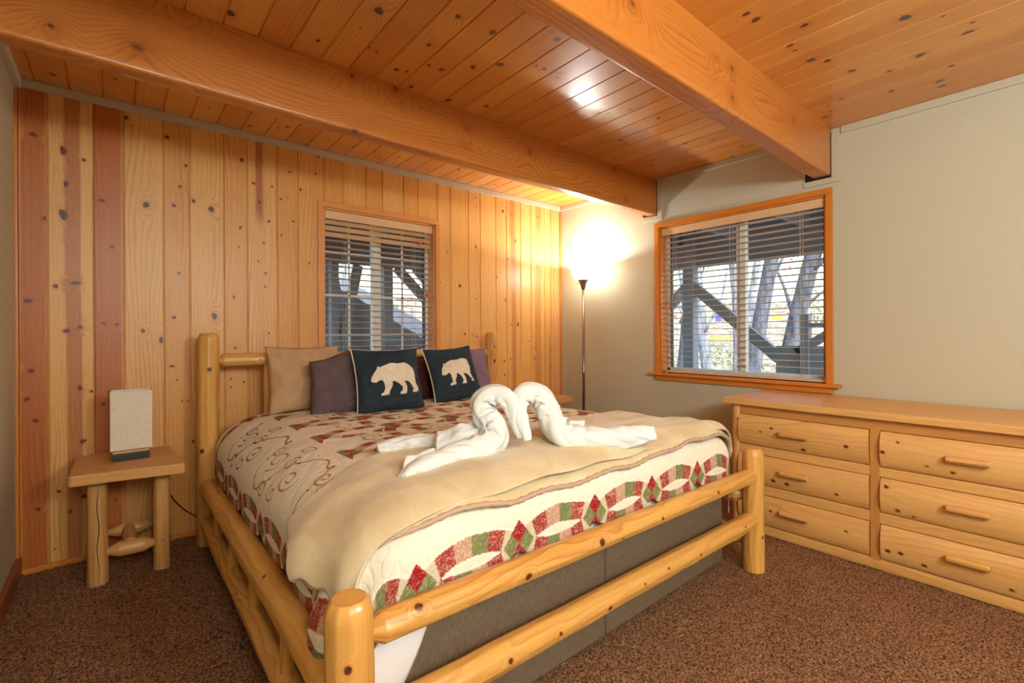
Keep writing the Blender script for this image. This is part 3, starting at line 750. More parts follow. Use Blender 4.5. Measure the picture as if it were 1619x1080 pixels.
# draped covers -------------------------------------------------------------
CXB = 1.40
def qprof(flat, R_a, R_z, n=400, p=2.3):
    """arc-length table of a flat top, superelliptic shoulder and vertical drop -> (s, horizontal, drop)"""
    t = np.linspace(0, PI/2, n); x = flat+R_a*np.sin(t)**(2/p); z = R_z*(1-np.cos(t)**(2/p))
    x = np.concatenate([[0], x, [x[-1]]]); z = np.concatenate([[0], z, [z[-1]+1]])
    s = np.concatenate([[0], np.cumsum(np.hypot(np.diff(x), np.diff(z)))]); return s, x, z
SA = qprof(.66, .32, .19, p=2.2); SB = qprof(1.86, .14, .10, p=2.2)
ZTOP = .70
def drape(a, b, off=0.0):
    """a: arc across (signed, 0 at centre), b: arc from the head edge towards the foot"""
    ax = np.interp(np.abs(a), SA[0], SA[1]); az = np.interp(np.abs(a), SA[0], SA[2])
    by = np.interp(b, SB[0], SB[1]); bz = np.interp(b, SB[0], SB[2])
    cor = sst(.62, 1.0, ax)*sst(1.75, 2.0, by)
    dz = (np.sqrt(az**2+bz**2)*.7+(az+bz)*.3)*cor+(az+bz)*(1-cor)
    x = CXB+np.sign(a)*(ax); y = 3.08-by
    # round the plan corner
    rr_ = .10*cor; x = x-np.sign(a)*rr_*sst(.8, 1.0, ax)*sst(1.9, 2.0, by)*.5; y = y+rr_*.35*sst(1.9, 2.0, by)*sst(.8, 1.0, ax)
    crown = .012*np.cos(np.clip(a/1.0, -1, 1)*PI/2)
    z = ZTOP+crown-dz
    # outward offset
    na = np.clip(az/.19, 0, 1); nb = np.clip(bz/.10, 0, 1)
    x = x+np.sign(a)*off*na; y = y-off*nb; z = z+off*(1-np.clip(na*nb*0+np.maximum(sst(.5, 1, na), sst(.5, 1, nb)), 0, 1)*.1)
    return x, y, z
CREAM, RED, ROSE, GREEN, FLOR, PINK = S(232, 226, 208), S(150, 18, 32), S(156, 58, 54), S(118, 126, 78), S(204, 196, 166), S(190, 152, 128)
P_ = .345
A0, B0, AS = -1.169, 2.122, -1.145
na_, nb_ = 660, 580
amax, bmax = 1.215, 2.21
ag = np.linspace(-amax, amax, na_); bg = np.linspace(0, bmax, nb_)
Ag, Bg = np.meshgrid(ag, bg, indexing='ij')
def scal(t): # hem scallop outward from junction line
    f = np.mod(t, P_)/P_; return .022+.044*np.sin(PI*f)**.8
# remap so that mesh border follows the scallops
av0, bv0 = 1.02, 2.0
sa = (-AS)+scal(Bg-B0)+.11*np.exp(-((Bg-2.03)/.10)**2)*(Ag < 0); sb = B0+scal(Ag-A0)
Aq = np.where(np.abs(Ag) > av0, np.sign(Ag)*(av0+(np.abs(Ag)-av0)*(sa-av0)/(amax-av0)), Ag)
Bq = np.where(Bg > bv0, bv0+(Bg-bv0)*(sb-bv0)/(bmax-bv0), Bg)
col = np.empty(Aq.shape+(3,)); col[:] = CREAM; prt = np.zeros(Aq.shape)
def put(mask, c, p=0.0):
    col[mask] = c; prt[mask] = p
seqU = [(FLOR, .5), (ROSE, .8), (PINK, .9), (GREEN, .35), (ROSE, .8), (FLOR, .7)]
def melon(s, t, sag, w, top=True, mask0=None, cream=True):
    """s in units along the hem (0..P_), t up from the junction line"""
    R = P_**2/(8*sag)+sag/2; d = np.hypot(s-P_/2, t-(sag-R)); ang = np.arctan2(s-P_/2, t-(sag-R))/np.arcsin(P_/2/R)
    band = (np.abs(d-R) < w/2) & (np.abs(ang) < .93)
    if mask0 is not None: band &= mask0
    k = np.clip(((ang+.93)/1.86*6).astype(int), 0, 5)
    for i in range(6):
        c, p = seqU[i] if top else seqU[5-i]; put(band & (k == i), c, p)
    edge = (np.abs(np.abs(d-R)-w/2-.004) < .004) & (np.abs(ang) < 1.0)
    if mask0 is not None: edge &= mask0
    put(edge, S(236, 230, 218))
def fourpatch(s, t, mask0, h=.062, tall=1.0):
    ds = np.where(s > P_/2, s-P_, s); m = mask0 & ((np.abs(ds)/(h*.86)+np.abs(t)/(h*tall)) < 1)
    q = np.abs(ds)*1.16 > np.abs(t)/tall
    u, v = ds/(h*.86)+t/(h*tall), ds/(h*.86)-t/(h*tall)
    put(m & (u > 0) & (v < 0), RED, .45); put(m & (u < 0) & (v > 0), RED, .45)
    put(m & (u > 0) & (v > 0), GREEN, .5); put(m & (u < 0) & (v < 0), GREEN, .5)
full = np.ones(Aq.shape, bool)
# hems
sF = np.mod(Aq-A0, P_); tF = B0-Bq; foot = (Bq > 1.93) & (np.abs(Aq) < 1.2)
melon(sF, tF, .046, .058, True, foot & (tF > 0)); melon(sF, -tF, .046, .058, False, foot & (tF < 0)); fourpatch(sF, tF, foot, .072)
for sgn in (-1, 1):
    sS = np.mod(Bq-B0, P_); tS = (-AS)-Aq*sgn; sm = (Aq*sgn > .98)
    melon(sS, tS, .048, .058, True, sm & (tS > 0)); melon(sS, -tS, .048, .058, False, sm & (tS < 0)); fourpatch(sS, tS, sm, .064)
hd = Bq < .16
melon(np.mod(Aq-A0, P_), Bq-.03, .048, .05, True, hd & (Bq > .03)); fourpatch(np.mod(Aq-A0, P_), Bq-.03, hd, .06)
# centre field of interlocking rings
fa, fb = -.69, .20
inside = (Aq > -.69-.04) & (Aq < .69+.04) & (Bq > .20-.04) & (Bq < 1.58+.04)
R_ = P_/math.sqrt(2); W_ = .056
seqF = [(ROSE, .8), (FLOR, .4), (RED, .5), (GREEN, .4), (CREAM, 0), (PINK, .9)]
for i in range(4):
    for j in range(4):
        ca, cb2 = fa+P_*(i+.5), fb+P_*(j+.5)
        d = np.hypot(Aq-ca, Bq-cb2); ang = np.arctan2(Bq-cb2, Aq-ca)
        band = (np.abs(d-R_) < W_/2) & inside; k = np.floor((ang+PI)/(2*PI)*30+.5).astype(int) % 6
        for q in range(6): put(band & (k == q), *seqF[q])
        put((np.abs(np.abs(d-R_)-W_/2-.003) < .003) & inside, S(236, 230, 218))
fourpatch(np.mod(Aq-fa, P_), np.mod(Bq-fb+P_/2, P_)-P_/2, inside, .058)
# embroidered vines
def stroke(pts, c, wdt=.0035):
    pts = np.array(pts)
    for p, q in zip(pts[:-1], pts[1:]):
        n = max(2, int(np.hypot(*(q-p))/.0015))
        for t in np.linspace(0, 1, n):
            u = p+(q-p)*t; i = int((u[0]+amax)/(2*amax)*(na_-1)+.5); j = int(u[1]/bmax*(nb_-1)+.5)
            if 1 <= i < na_-1 and 1 <= j < nb_-1:
                col[i, j] = c; prt[i, j] = 0
                if wdt > .003: col[i+1, j] = c
def dot(u, v, c, r=.007):
    put((np.hypot(Aq-u, Bq-v) < r) & full, c, 0)
def spiral(cu, cv, r, a0, turns, sgn=1, ex=1.0):
    th = np.linspace(0, turns*2*PI, 40); rr2 = r*(1-th/(turns*2*PI)*.8)
    return np.stack([cu+rr2*np.cos(a0+sgn*th)*ex, cv+rr2*np.sin(a0+sgn*th)], 1)
OR_, GR_ = S(176, 122, 48), S(92, 84, 52)
for side in (-1, 1):
    for j, b0 in enumerate((.25, .80, 1.35)):
        c = OR_ if j != 0 else GR_
        A = lambda pts: np.array([(side*p[0], b0+p[1]) for p in pts])
        main = spline([(.80, 0), (.88, .06), (.97, .08), (1.03, .16), (.98, .25), (.90, .30), (.84, .38), (.79, .46), (.82, .54), (.80, .56)], 10)
        stroke(A(main), c)
        for cu, cv, r, a0, tn, sg in ((.86, .07, .05, 2, 1.3, -1), (1.02, .24, .05, 5, 1.2, -1), (.88, .30, .045, 3, 1.3, 1), (.90, .16, .07, 0, 1.4, 1), (.93, .42, .065, 2, 1.4, -1), (.80, .24, .05, 1, 1.2, 1), (1.0, .36, .045, 4, 1.2, 1)):
            stroke(A(spiral(cu, cv, r, a0, tn, sg, .8)), c)
        for k in range(0, len(main), 14): dot(side*main[k][0], b0+main[k][1], S(160, 30, 50))
for i in range(4):
    for j in range(4):
        ca, cb2 = fa+P_*(i+.5), fb+P_*(j+.5)
        stroke(spiral(ca, cb2, .06, i+j, 1.1, 1), OR_ if (i+j) % 2 else GR_)
        for q in range(3): dot(ca+.06*math.cos(i+q*2), cb2+.06*math.sin(i+q*2), S(160, 30, 50), .006)
x, y, z = drape(Aq, Bq, .0)
wr = fbm(Aq*6, Bq*6, 31, 3)*.010; puff = .003*np.abs(vn(Aq*28, Bq*28, 33))
x = x-.060*sst(1.03, 1.15, -Aq)*sst(1.74, 1.86, Bq)
x = x+np.sign(Aq)*sst(.9, 1.1, np.abs(Aq))*(vn(Bq*5, Aq*1, 40)*.018); y = y-sst(1.95, 2.1, Bq)*(np.abs(vn(Aq*5, Bq, 41))*.012)
z = z+wr*(1-sst(.85, 1.1, np.abs(Aq)))+puff
Pq = np.stack([x, y, z], -1)
quilt = grid('quilt', Pq, M['quilt'], None, uv=np.stack([Aq, Bq], -1), col=col, knot=prt.ravel(), flip=False)
tag(quilt, 'cream patchwork quilt with red and green wedding-ring borders on the bed', 'quilt')
sm_ = quilt.modifiers.new('Solidify', 'SOLIDIFY'); sm_.thickness = .006; sm_.offset = -1
# white sheet hanging below the quilt
def skirt():
    s = np.linspace(0, 1, 260); h = np.linspace(0, 1, 16)
    # path: left side from head to foot, round the corner, along the foot, right side
    P = []; L1 = 1.95; path = []
    for t in np.linspace(3.06, 1.16, 110): path.append((.452, t))
    for a in np.linspace(PI, 1.5*PI, 14): path.append((.502+.05*math.cos(a), 1.16+.05*math.sin(a)))
    for t in np.linspace(.51, 2.29, 110): path.append((t, 1.11))
    for a in np.linspace(1.5*PI, 2*PI, 14): path.append((2.30+.05*math.cos(a), 1.16+.05*math.sin(a)))
    for t in np.linspace(1.17, 3.06, 90): path.append((2.35, t))
    path = np.array(path); d = np.concatenate([[0], np.cumsum(np.hypot(*np.diff(path, axis=0).T))])
    tang = np.gradient(path, axis=0); nrm = np.stack([-tang[:, 1], tang[:, 0]], 1); nrm /= np.linalg.norm(nrm, axis=1)[:, None]
    nrm = -nrm if nrm[5, 0] > 0 else nrm
    Hh = np.linspace(.58, 0, 14); G = np.zeros((len(path), 14, 3))
    for i in range(14):
        t = i/13; fold = vn(d*9, d*0+i*.15, 51)*.022*t
        hem = .445+vn(d*2.2, d*0, 52)*.02
        hem = np.where(d < 1.80, .29+vn(d*3, d*0, 53)*.05, hem)
        hem = np.where(np.abs(d-1.88) < .24, hem-(hem-.15)*np.cos(np.clip((d-1.88)/.24, -1, 1)*PI/2)**.8, hem)
        zz = .53+(hem-.53)*t
        out = .105*t*np.exp(-((d-1.82)/.11)**2)
        G[:, i, 0] = path[:, 0]-out+nrm[:, 0]*(fold+.012*t); G[:, i, 1] = path[:, 1]+nrm[:, 1]*(fold+.006*t); G[:, i, 2] = zz
    o = grid('bed_sheet', G, M['sheet']); m = o.modifiers.new('Solidify', 'SOLIDIFY'); m.thickness = .002
    return tag(o, 'white bed sheet hanging below the quilt hem', 'sheet')
skirt()

# blanket -------------------------------------------------------------------
def blanket():
    t = thing('fleece_blanket', (1.4, 1.4, ZTOP), 'tan fleece blanket folded over the foot of the bed', 'blanket')
    n, m = 380, 220
    s = np.linspace(-1, 1, n); v = np.linspace(0, 1, m)
    Sx, Vx = np.meshgrid(s, v, indexing='ij')
    for layer in (1, 0):
        # side arc reach as function of v (head edge -> foot edge)
        aL = -np.interp(v, [0, .12, .4, .75, 1], [1.0, 1.035, 1.07, 1.11, 1.09]) - .012*np.sin(v*17)-.010*np.sin(v*31+1)
        aR = np.interp(v, [0, .5, 1], [1.03, 1.06, 1.05])+v*0
        Aa = np.where(Sx < 0, -Sx*aL[None, :], Sx*aR[None, :])
        bh = np.interp(s, [-1, -.85, -.6, -.2, .2, .6, 1], [1.53, 1.50, 1.42, 1.36, 1.42, 1.42, 1.44])+.008*np.sin(s*14)
        bf = np.interp(s, [-1, -.88, -.7, -.35, 0, .4, .75, 1], [2.0, 1.99, 1.985, 1.985, 1.985, 1.985, 1.98, 1.985])+.004*np.sin(s*23)
        if layer == 0: bf = bf+np.interp(s, [-1, -.9, -.6, 0, .6, 1], [-.06, -.012, .012, .016, .014, .004]); aL = aL*.97
        Bb = bh[:, None]+(bf-bh)[:, None]*Vx
        off = .014 if layer == 0 else .026
        x, y, z = drape(Aa, Bb, off)
        wr = fbm(Aa*3+5, Bb*4, 61+layer, 3)
        fold = np.sin((Aa*3.2+Bb*9)+2.5*fbm(Aa*1.3, Bb*1.3, 66, 2))*.5
        amp = .007+.016*sst(.55, 1.0, np.abs(Aa))
        ridge = np.exp(-((Bb-(1.62+.32*(Aa+1)*.5+.05*np.sin(Aa*3)))/.035)**2)*sst(-.5, .1, Aa)*.016+np.exp(-((Bb-(1.55+.30*(Aa+1)*.5))/.03)**2)*sst(.2, .6, Aa)*.010
        z = z+wr*.026*(1-sst(.95, 1.1, np.abs(Aa)))+fold*.006+.006*layer+ridge+.009*sst(1.70, 1.90, Bb)
        sidef = sst(.85, 1.08, -Aa)
        x = x-sidef*(.014+.026*np.sin(Bb*15+Aa*6+1.5)*sst(1.45, 1.7, Bb)+.02*wr)
        ff = sst(1.9, 2.03, Bb)
        y = y-ff*(.013+.010*wr+.006*np.sin(Aa*9))
        # bulging rolled border
        ed = np.minimum(Vx, 1-Vx)
        z = z-.010*np.exp(-(Vx/.012)**2)*1.0
        P = np.stack([x, y, z], -1)
        o = grid('blanket_layer' if layer else 'under_layer', P, M['blanket'] if layer else M['blanket'], t)
        so = o.modifiers.new('Solidify', 'SOLIDIFY'); so.thickness = .008; so.offset = -1
        if layer == 0:
            E = P[::3, -1]; E = E[9:]
            q = [(float(p[0]), float(p[1])-.004, float(p[2])+.002) for p in E]
            tube('hem', q, [(.0080+.0018*math.sin(i*2.4))*min(1, .3+i*.08) for i in range(len(q))], M['hem'], t, 10)
    return t
blanket()

# pillows --------------------------------------------------------------------
def pillow(name, c, w, h, th, mat, label, cat='pillow', tilt=20, yaw=0, roll=0, n=46, seed=1, corner=.10, colf=None, sag=0, round_top=0, flop=None, group=None):
    u = np.linspace(-1, 1, n); U, W = np.meshgrid(u, u, indexing='ij')
    cu = 1-corner*(1-np.abs(W)**2)*np.abs(U)**1.5; cw = 1-corner*(1-np.abs(U)**2)*np.abs(W)**1.5
    X = U*w/2*cu; Y = W*h/2*cw
    T = (np.clip(1-np.abs(U)**2.6, 0, 1)*np.clip(1-np.abs(W)**2.6, 0, 1))**.55*th/2
    T = T*(1-.18*W)+0
    wr = (fbm(U*2.2+seed, W*2.2, seed, 3)*.032-.006*np.abs(np.sin(U*2+W*7+fbm(U, W, seed+3)*5)))*np.clip(T/(th/2), 0, 1)
    pucker = .010*np.sin(np.arctan2(W, U)*9+seed)*np.clip(np.hypot(U, W)-.55, 0, 1)*np.clip(T/(th/2)*2, 0, 1)
    zf = T+wr+pucker; zb_ = -T*.8
    Y = Y+round_top*(1-U**2)*sst(0, 1, W); zf = zf-.012*np.exp(-((U*.8+W*.9-.25)/.10)**2)*np.clip(T/(th/2), 0, 1)
    if flop is not None:
        du, dw, amt = flop; q = sst(.35, 1.2, (U*du+W*dw)); Y = Y-q*amt; zf = zf+q*amt*.5; zb_ = zb_+q*amt*.5; X = X-q*du*amt*.25
    top = np.stack([X, Y, zf], -1); bot = np.stack([X, Y, zb_], -1)
    ca, sa_ = math.cos(math.radians(yaw)), math.sin(math.radians(yaw))
    t_ = math.radians(tilt); r_ = math.radians(roll)
    ex = np.array((ca, sa_, 0)); back = np.array((-sa_, ca, 0)); up = back*math.sin(t_)+np.array((0, 0, math.cos(t_)))
    nrm = np.cross(ex, up)                      # faces the room
    ex2 = ex*math.cos(r_)+up*math.sin(r_); up2 = -ex*math.sin(r_)+up*math.cos(r_)
    Mx = np.stack([ex2, up2, nrm])
    V = np.concatenate([(top.reshape(-1, 3)@Mx), (bot.reshape(-1, 3)@Mx)])+np.array(c)
    F = np.concatenate([gridF(n, n), gridF(n, n, n*n)[:, ::-1]])
    uv = np.concatenate([np.stack([U*w/2, W*h/2], -1).reshape(-1, 2)]*2)
    colr = None
    if colf is not None:
        cc = colf(U, W).reshape(-1, 3); back_c = np.empty_like(cc); back_c[:] = S(34, 50, 58); colr = np.concatenate([cc, back_c])
    root = None
    if colf is not None:
        root = thing(name, (c[0], c[1], c[2]-h/2*math.cos(t_)), label, cat, group)
        o = mesh_np('cushion', V, F, mat, root, uv=uv, col=colr)
    else:
        o = mesh_np(name, V, F, mat, None, uv=uv, col=colr); tag(o, label, cat, group)
    # weld the rim
    bm = bmesh.new(); bm.from_mesh(o.data); bmesh.ops.remove_doubles(bm, verts=bm.verts, dist=.0004); bm.to_mesh(o.data); bm.free()
    if colf is not None:
        e = [top[0, k]@Mx+np.array(c) for k in range(0, n, 3)]+[top[0, n-1]@Mx+np.array(c)]
        tube('piping', e, .0048, M['piping'], root, 8)
        e = [top[k, n-1]@Mx+np.array(c) for k in range(0, n, 3)]+[top[n-1, n-1]@Mx+np.array(c)]
        tube('piping', e, .0025, M['piping'], root, 8)
        return root
    return o
BEAR = [(595, 340), (600, 322), (612, 303), (628, 285), (630, 274), (638, 271), (645, 277), (660, 268), (680, 260), (705, 252), (745, 255), (785, 250), (815, 262), (832, 283), (841, 312), (838, 340), (843, 365), (852, 385), (856, 402), (850, 417), (844, 406), (838, 418), (808, 418), (812, 408), (826, 400), (816, 378), (796, 356), (780, 352), (771, 357), (775, 385), (774, 410), (769, 427), (738, 427), (740, 416), (752, 408), (751, 388), (736, 366), (720, 350), (708, 351), (706, 372), (690, 398), (682, 424), (642, 426), (640, 416), (656, 408), (666, 385), (664, 358), (655, 342), (640, 342), (622, 353), (608, 352), (598, 349)]
BP = np.array([((p[0]-725)/131, (340-p[1])/131) for p in BEAR])
def inpoly(X, Y, P):
    r = np.zeros(X.shape, bool); j = len(P)-1
    for i in range(len(P)):
        xi, yi = P[i]; xj, yj = P[j]
        c = ((yi > Y) != (yj > Y)) & (X < (xj-xi)*(Y-yi)/(yj-yi+1e-12)+xi); r ^= c; j = i
    return r
def bearcol(w, h, sx, ox, oy):
    def f(U, W):
        X = (U-ox)/sx; Y = (W-oy)/sx*(h/w)
        m = inpoly(X, Y, BP); c = np.empty(U.shape+(3,)); c[:] = S(42, 54, 62); c[m] = S(230, 216, 196); return c
    return f
pillow('bed_pillow', (.885, 3.04, .905), .43, .41, .16, M['tan'], 'tan pillow leaning in front of the headboard, far left', tilt=12, seed=2, corner=.07)
pillow('bed_pillow', (1.34, 3.075, .88), .66, .36, .09, M['cream'], 'cream pillow behind the dark pillows, top edge showing', tilt=8, seed=4, corner=.05)
pillow('bed_pillow', (1.08, 2.86, .872), .47, .40, .19, M['plum'], 'dark plum pillow with a flopped corner beside the tan pillow', tilt=16, seed=6, corner=.03, round_top=.02, flop=(-.8, .6, .06))
pillow('bed_pillow', (1.58, 2.99, .86), .44, .34, .12, M['maroon'], 'maroon pillow glimpsed between the two bear cushions', tilt=10, seed=8)
pillow('bed_pillow', (1.98, 2.93, .885), .46, .36, .13, M['violet'], 'violet-grey pillow behind the right bear cushion', tilt=14, seed=9, corner=.05)
pillow('bear_cushion', (1.27, 2.69, .895), .42, .405, .13, M['bear'], 'dark blue cushion with larger cream bear print, beside the plum pillow', 'cushion', tilt=20, yaw=-6, seed=12, n=190, colf=bearcol(.42, .405, .72, .12, -.04), corner=.08)
pillow('bear_cushion', (1.80, 2.79, .895), .42, .40, .13, M['bear'], 'dark blue cushion with cream bear print nearer the right post', 'cushion', tilt=20, yaw=4, roll=3, seed=14, n=190, colf=bearcol(.42, .40, .66, .0, 0), corner=.09)

# towel swans ------------------------------------------------------------------
def towel_tube(name, pts, parent, seed=1, flat=(1, 1), n=56, endflat=0):
    """pts rows: x,y,z,radius,aspect"""
    Q = spline(pts, 18); C = Q[:, :3]; r = Q[:, 3]; asp = Q[:, 4]
    m = len(C); T = np.gradient(C, axis=0); T /= np.linalg.norm(T, axis=1)[:, None]
    view = np.array((.642, .767, 0.)) # flat side roughly towards the room
    th = np.linspace(0, 2*PI, n+1)[:-1]; V = np.zeros((m, n, 3)); L = np.concatenate([[0], np.cumsum(np.linalg.norm(np.diff(C, axis=0), axis=1))])
    for i in range(m):
        w = np.cross(T[i], view); w /= np.linalg.norm(w)+1e-9; u = np.cross(w, T[i])
        k0 = T[min(i+3, m-1)]-T[max(i-3, 0)]; cv = np.cos(th)*(k0@w)+np.sin(th)*(k0@u)   # >0 on the inside of a bend
        st = np.mod(th-L[i]*5-seed, 2*PI)/(2*PI)                                        # rolled edge steps round the tube
        rid = .90+.20*st**1.5*(1-sst(.93, 1.0, st))+.24*vn(np.cos(th)*1.3+L[i]*16, np.sin(th)*1.3+L[i]*5, seed)+.15*vn(np.cos(th)*2.6+L[i]*34, np.sin(th)*2.6, seed+5)+np.clip(cv, 0, .6)*.8*np.sin(L[i]*110+2*vn(np.cos(th)*2, np.sin(th)*2+L[i]*9, 3)*3)
        V[i] = C[i]+np.outer(np.cos(th)*r[i]*rid, w)+np.outer(np.sin(th)*r[i]*rid*asp[i], u)
    V[:, :, 2] = np.maximum(V[:, :, 2]+.008, .733)
    F = []
    for i in range(m-1):
        for k in range(n): F.append((i*n+k, i*n+(k+1) % n, (i+1)*n+(k+1) % n, (i+1)*n+k))
    F.append(tuple(range(n))[::-1]); F.append(tuple((m-1)*n+k for k in range(n)))
    o = mesh_np(name, V.reshape(-1, 3), F, M['towel'], parent)
    o.modifiers.new('Sub', 'SUBSURF').render_levels = 1
    return o
def sheetpiece(name, cs, parent, seed=1, th=.006, amp=.012, n=24):
    """bilinear towel flap from four corners with folds"""
    a, b, c, d = [np.array(p, float) for p in cs]; s = np.linspace(0, 1, n)
    Sx, Tx = np.meshgrid(s, s, indexing='ij'); P = (a*((1-Sx)*(1-Tx))[..., None]+b*(Sx*(1-Tx))[..., None]+c*(Sx*Tx)[..., None]+d*((1-Sx)*Tx)[..., None])
    nn = np.cross(b-a, d-a); nn /= np.linalg.norm(nn)
    P = P+(amp*(np.sin(Sx*7+seed)*.6+np.sin(Tx*5+Sx*3+seed)*.6+fbm(Sx*3, Tx*3, seed))[..., None]*nn)
    P[..., 2] = np.maximum(P[..., 2]+.008, .735)
    o = grid(name, P, M['towel'], parent); so = o.modifiers.new('Solidify', 'SOLIDIFY'); so.thickness = th; return o
sw = thing('towel_swan', (1.0, 1.36, .72), 'left white towel swan, its neck curving right to meet the other', 'towel swan', 'towel swans on the blanket')
towel_tube('neck', [(.655, 1.30, .735, .012, 1.6), (.70, 1.32, .742, .024, 1.4), (.77, 1.33, .752, .034, 1.1), (.86, 1.335, .762, .040, 1), (.96, 1.335, .767, .046, 1), (1.030, 1.345, .785, .052, 1), (1.047, 1.365, .825, .052, 1), (1.030, 1.392, .868, .047, .95), (1.020, 1.397, .908, .043, .9), (1.035, 1.380, .938, .040, .9), (1.062, 1.350, .945, .037, .9), (1.085, 1.318, .925, .034, .9), (1.094, 1.300, .885, .029, .9), (1.100, 1.288, .838, .023, .9), (1.106, 1.275, .792, .012, 1.2)], sw, 3)
towel_tube('rolled_side', [(.735, 1.66, .742, .016, 1.2), (.79, 1.65, .748, .027, 1.1), (.86, 1.62, .755, .032, 1), (.93, 1.56, .757, .034, 1), (.99, 1.50, .76, .035, 1), (1.03, 1.43, .768, .04, 1)], sw, 5)
sheetpiece('tail_fold', [(.85, 1.44, .742), (1.02, 1.37, .80), (1.0, 1.42, .85), (.895, 1.50, .815)], sw, 4)
sheetpiece('corner_flap', [(.64, 1.285, .728), (.79, 1.285, .735), (.80, 1.36, .79), (.70, 1.37, .772)], sw, 8, amp=.006)
sw = thing('towel_swan', (1.3, 1.2, .72), 'right white towel swan, its long side stretched towards the dresser', 'towel swan', 'towel swans on the blanket')
towel_tube('neck', [(1.118, 1.250, .785, .014, 1.2), (1.116, 1.262, .82, .022, .9), (1.112, 1.285, .872, .028, .9), (1.122, 1.300, .915, .034, .9), (1.150, 1.300, .942, .038, .9), (1.190, 1.290, .945, .040, .9), (1.222, 1.278, .918, .043, .9), (1.236, 1.27, .872, .046, .95), (1.248, 1.255, .820, .051, 1), (1.282, 1.235, .783, .052, 1), (1.345, 1.20, .770, .047, 1), (1.42, 1.155, .768, .045, 1), (1.49, 1.115, .768, .044, 1), (1.54, 1.085, .770, .038, 1), (1.585, 1.06, .775, .034, .7), (1.60, 1.053, .778, .030, .45)], sw, 7)
towel_tube('rolled_side', [(1.30, 1.30, .765, .038, 1), (1.38, 1.37, .765, .036, 1), (1.46, 1.44, .76, .034, 1), (1.55, 1.50, .757, .03, 1), (1.63, 1.55, .75, .022, 1)], sw, 9)
sheetpiece('tail_fold', [(1.30, 1.29, .765), (1.47, 1.30, .745), (1.50, 1.32, .80), (1.33, 1.36, .815)], sw, 6, amp=.005)

# nightstands -------------------------------------------------------------------
def nightstand(x, y, ztop, label, dx=0, poly=None, seed=60):
    t = thing('nightstand', (x, y, 0), label, 'nightstand')
    poly = [(x+p[0], y+p[1]) for p in poly]
    extrude_poly('table_top', poly, 2, ztop-.048, ztop, M['slab'], t, .006, grain=0)
    for k, (a, b, r) in enumerate(((-.118, -.08, .040), (.128, -.085, .036), (-.122, .165, .038), (.132, .165, .036))):
        log('leg', (x+a, y+b, -.005), (x+a, y+b, ztop-.046), r, r*.97, t, M['nslog'], 'cut', 'cut', seed+k, [(.3, 3.2, .006)] if k % 2 else (), .012, nf=8, n=36, hewn=.8)
    if seed == 60:
        cr = []
        for i in range(22):
            z = .02+i*.0225; cr.append((x-.118+.004*math.sin(i*.7)+.003, y-.08-.0392, z))
        tube('crack', cr, [.0007+.0011*math.sin(PI*i/21) for i in range(22)], M['dark'], t, 6)
    log('stretcher', (x-.085, y-.085, .142), (x+.10, y-.085, .137), .037, .037, t, M['nslog'], 'cone', 'cone', seed+5, (), .008, nf=8, n=32, hewn=.8, tl=.045)
    log('stretcher', (x-.085, y+.155, .155), (x+.10, y+.155, .155), .034, .034, t, M['nslog'], 'cone', 'cone', seed+6, (), .008, nf=8, n=32, hewn=.8, tl=.045)
    log('stretcher', (x+.0, y-.08, .155), (x+.0, y+.15, .158), .030, .030, t, M['nslog'], 'cut', 'cut', seed+7, (), .01, nf=8, n=28)
    return t
nightstand(.043, 3.06, .552, 'rustic log nightstand holding the square lamp, left of the bed', poly=[(-.206, .256), (-.211, -.208), (-.20, -.214), (-.075, -.226), (.06, -.252), (.205, -.276), (.212, -.262), (.205, -.1), (.193, .05), (.182, .226), (.05, .245)])
nightstand(2.94, 3.10, .60, 'log nightstand in the corner beyond the bed, mostly hidden', poly=[(-.24, .23), (-.24, -.16), (.0, -.175), (.235, -.165), (.245, .0), (.24, .23)], seed=80)
t = thing('small_box', (2.83, 3.17, .60), 'small pale wooden box on the far nightstand behind the swans', 'box')
box('box_body', (2.765, 3.12, .601), (2.90, 3.24, .672), M['slab'], t, .004); box('box_lid', (2.757, 3.112, .673), (2.908, 3.248, .688), M['slab'], t, .004)

# table lamp
t = thing('table_lamp', (.054, 3.085, .552), 'small lamp with a square linen shade on the left nightstand', 'lamp')
box('lamp_base', (-.022, 3.04, .553), (.126, 3.13, .588), M['black'], t, .002)
box('base_cap', (-.020, 3.042, .5885), (.124, 3.128, .600), M['slab'], t, .002)
lathe('socket', [(.012, 0), (.012, .05), (.016, .06), (.016, .11)], (.054, 3.085, .60), M['nickel'], t, 20)
def shade(parent):
    bm = bmesh.new(); z0, z1 = .606, .897; x0, x1, y0, y1 = -.028, .136, 3.03, 3.14; th = .003
    def ring(o, z): return [bm.verts.new(p) for p in ((x0+o, y0+o, z), (x1-o, y0+o, z), (x1-o, y1-o, z), (x0+o, y1-o, z))]
    a, b, c, d = ring(0, z0), ring(0, z1), ring(th, z1), ring(th, z0)
    for p, q in ((a, b), (b, c), (c, d), (d, a)):
        for i in range(4): bm.faces.new((p[i], p[(i+1) % 4], q[(i+1) % 4], q[i]))
    bmesh.ops.recalc_face_normals(bm, faces=bm.faces[:])
    return finish(bm, 'lamp_shade', M['linen'], parent)
sh = shade(t)
for z in (.606, .889):
    bm = bmesh.new()
    for lo, hi in (((-.0295, 3.0285, z), (.1375, 3.0305, z+.008)), ((-.0295, 3.1395, z), (.1375, 3.1415, z+.008)), ((-.0295, 3.03, z), (-.0275, 3.14, z+.008)), ((.1355, 3.03, z), (.1375, 3.14, z+.008))): bm_box(bm, lo, hi)
    finish(bm, 'shade_trim', M['linen'], sh)
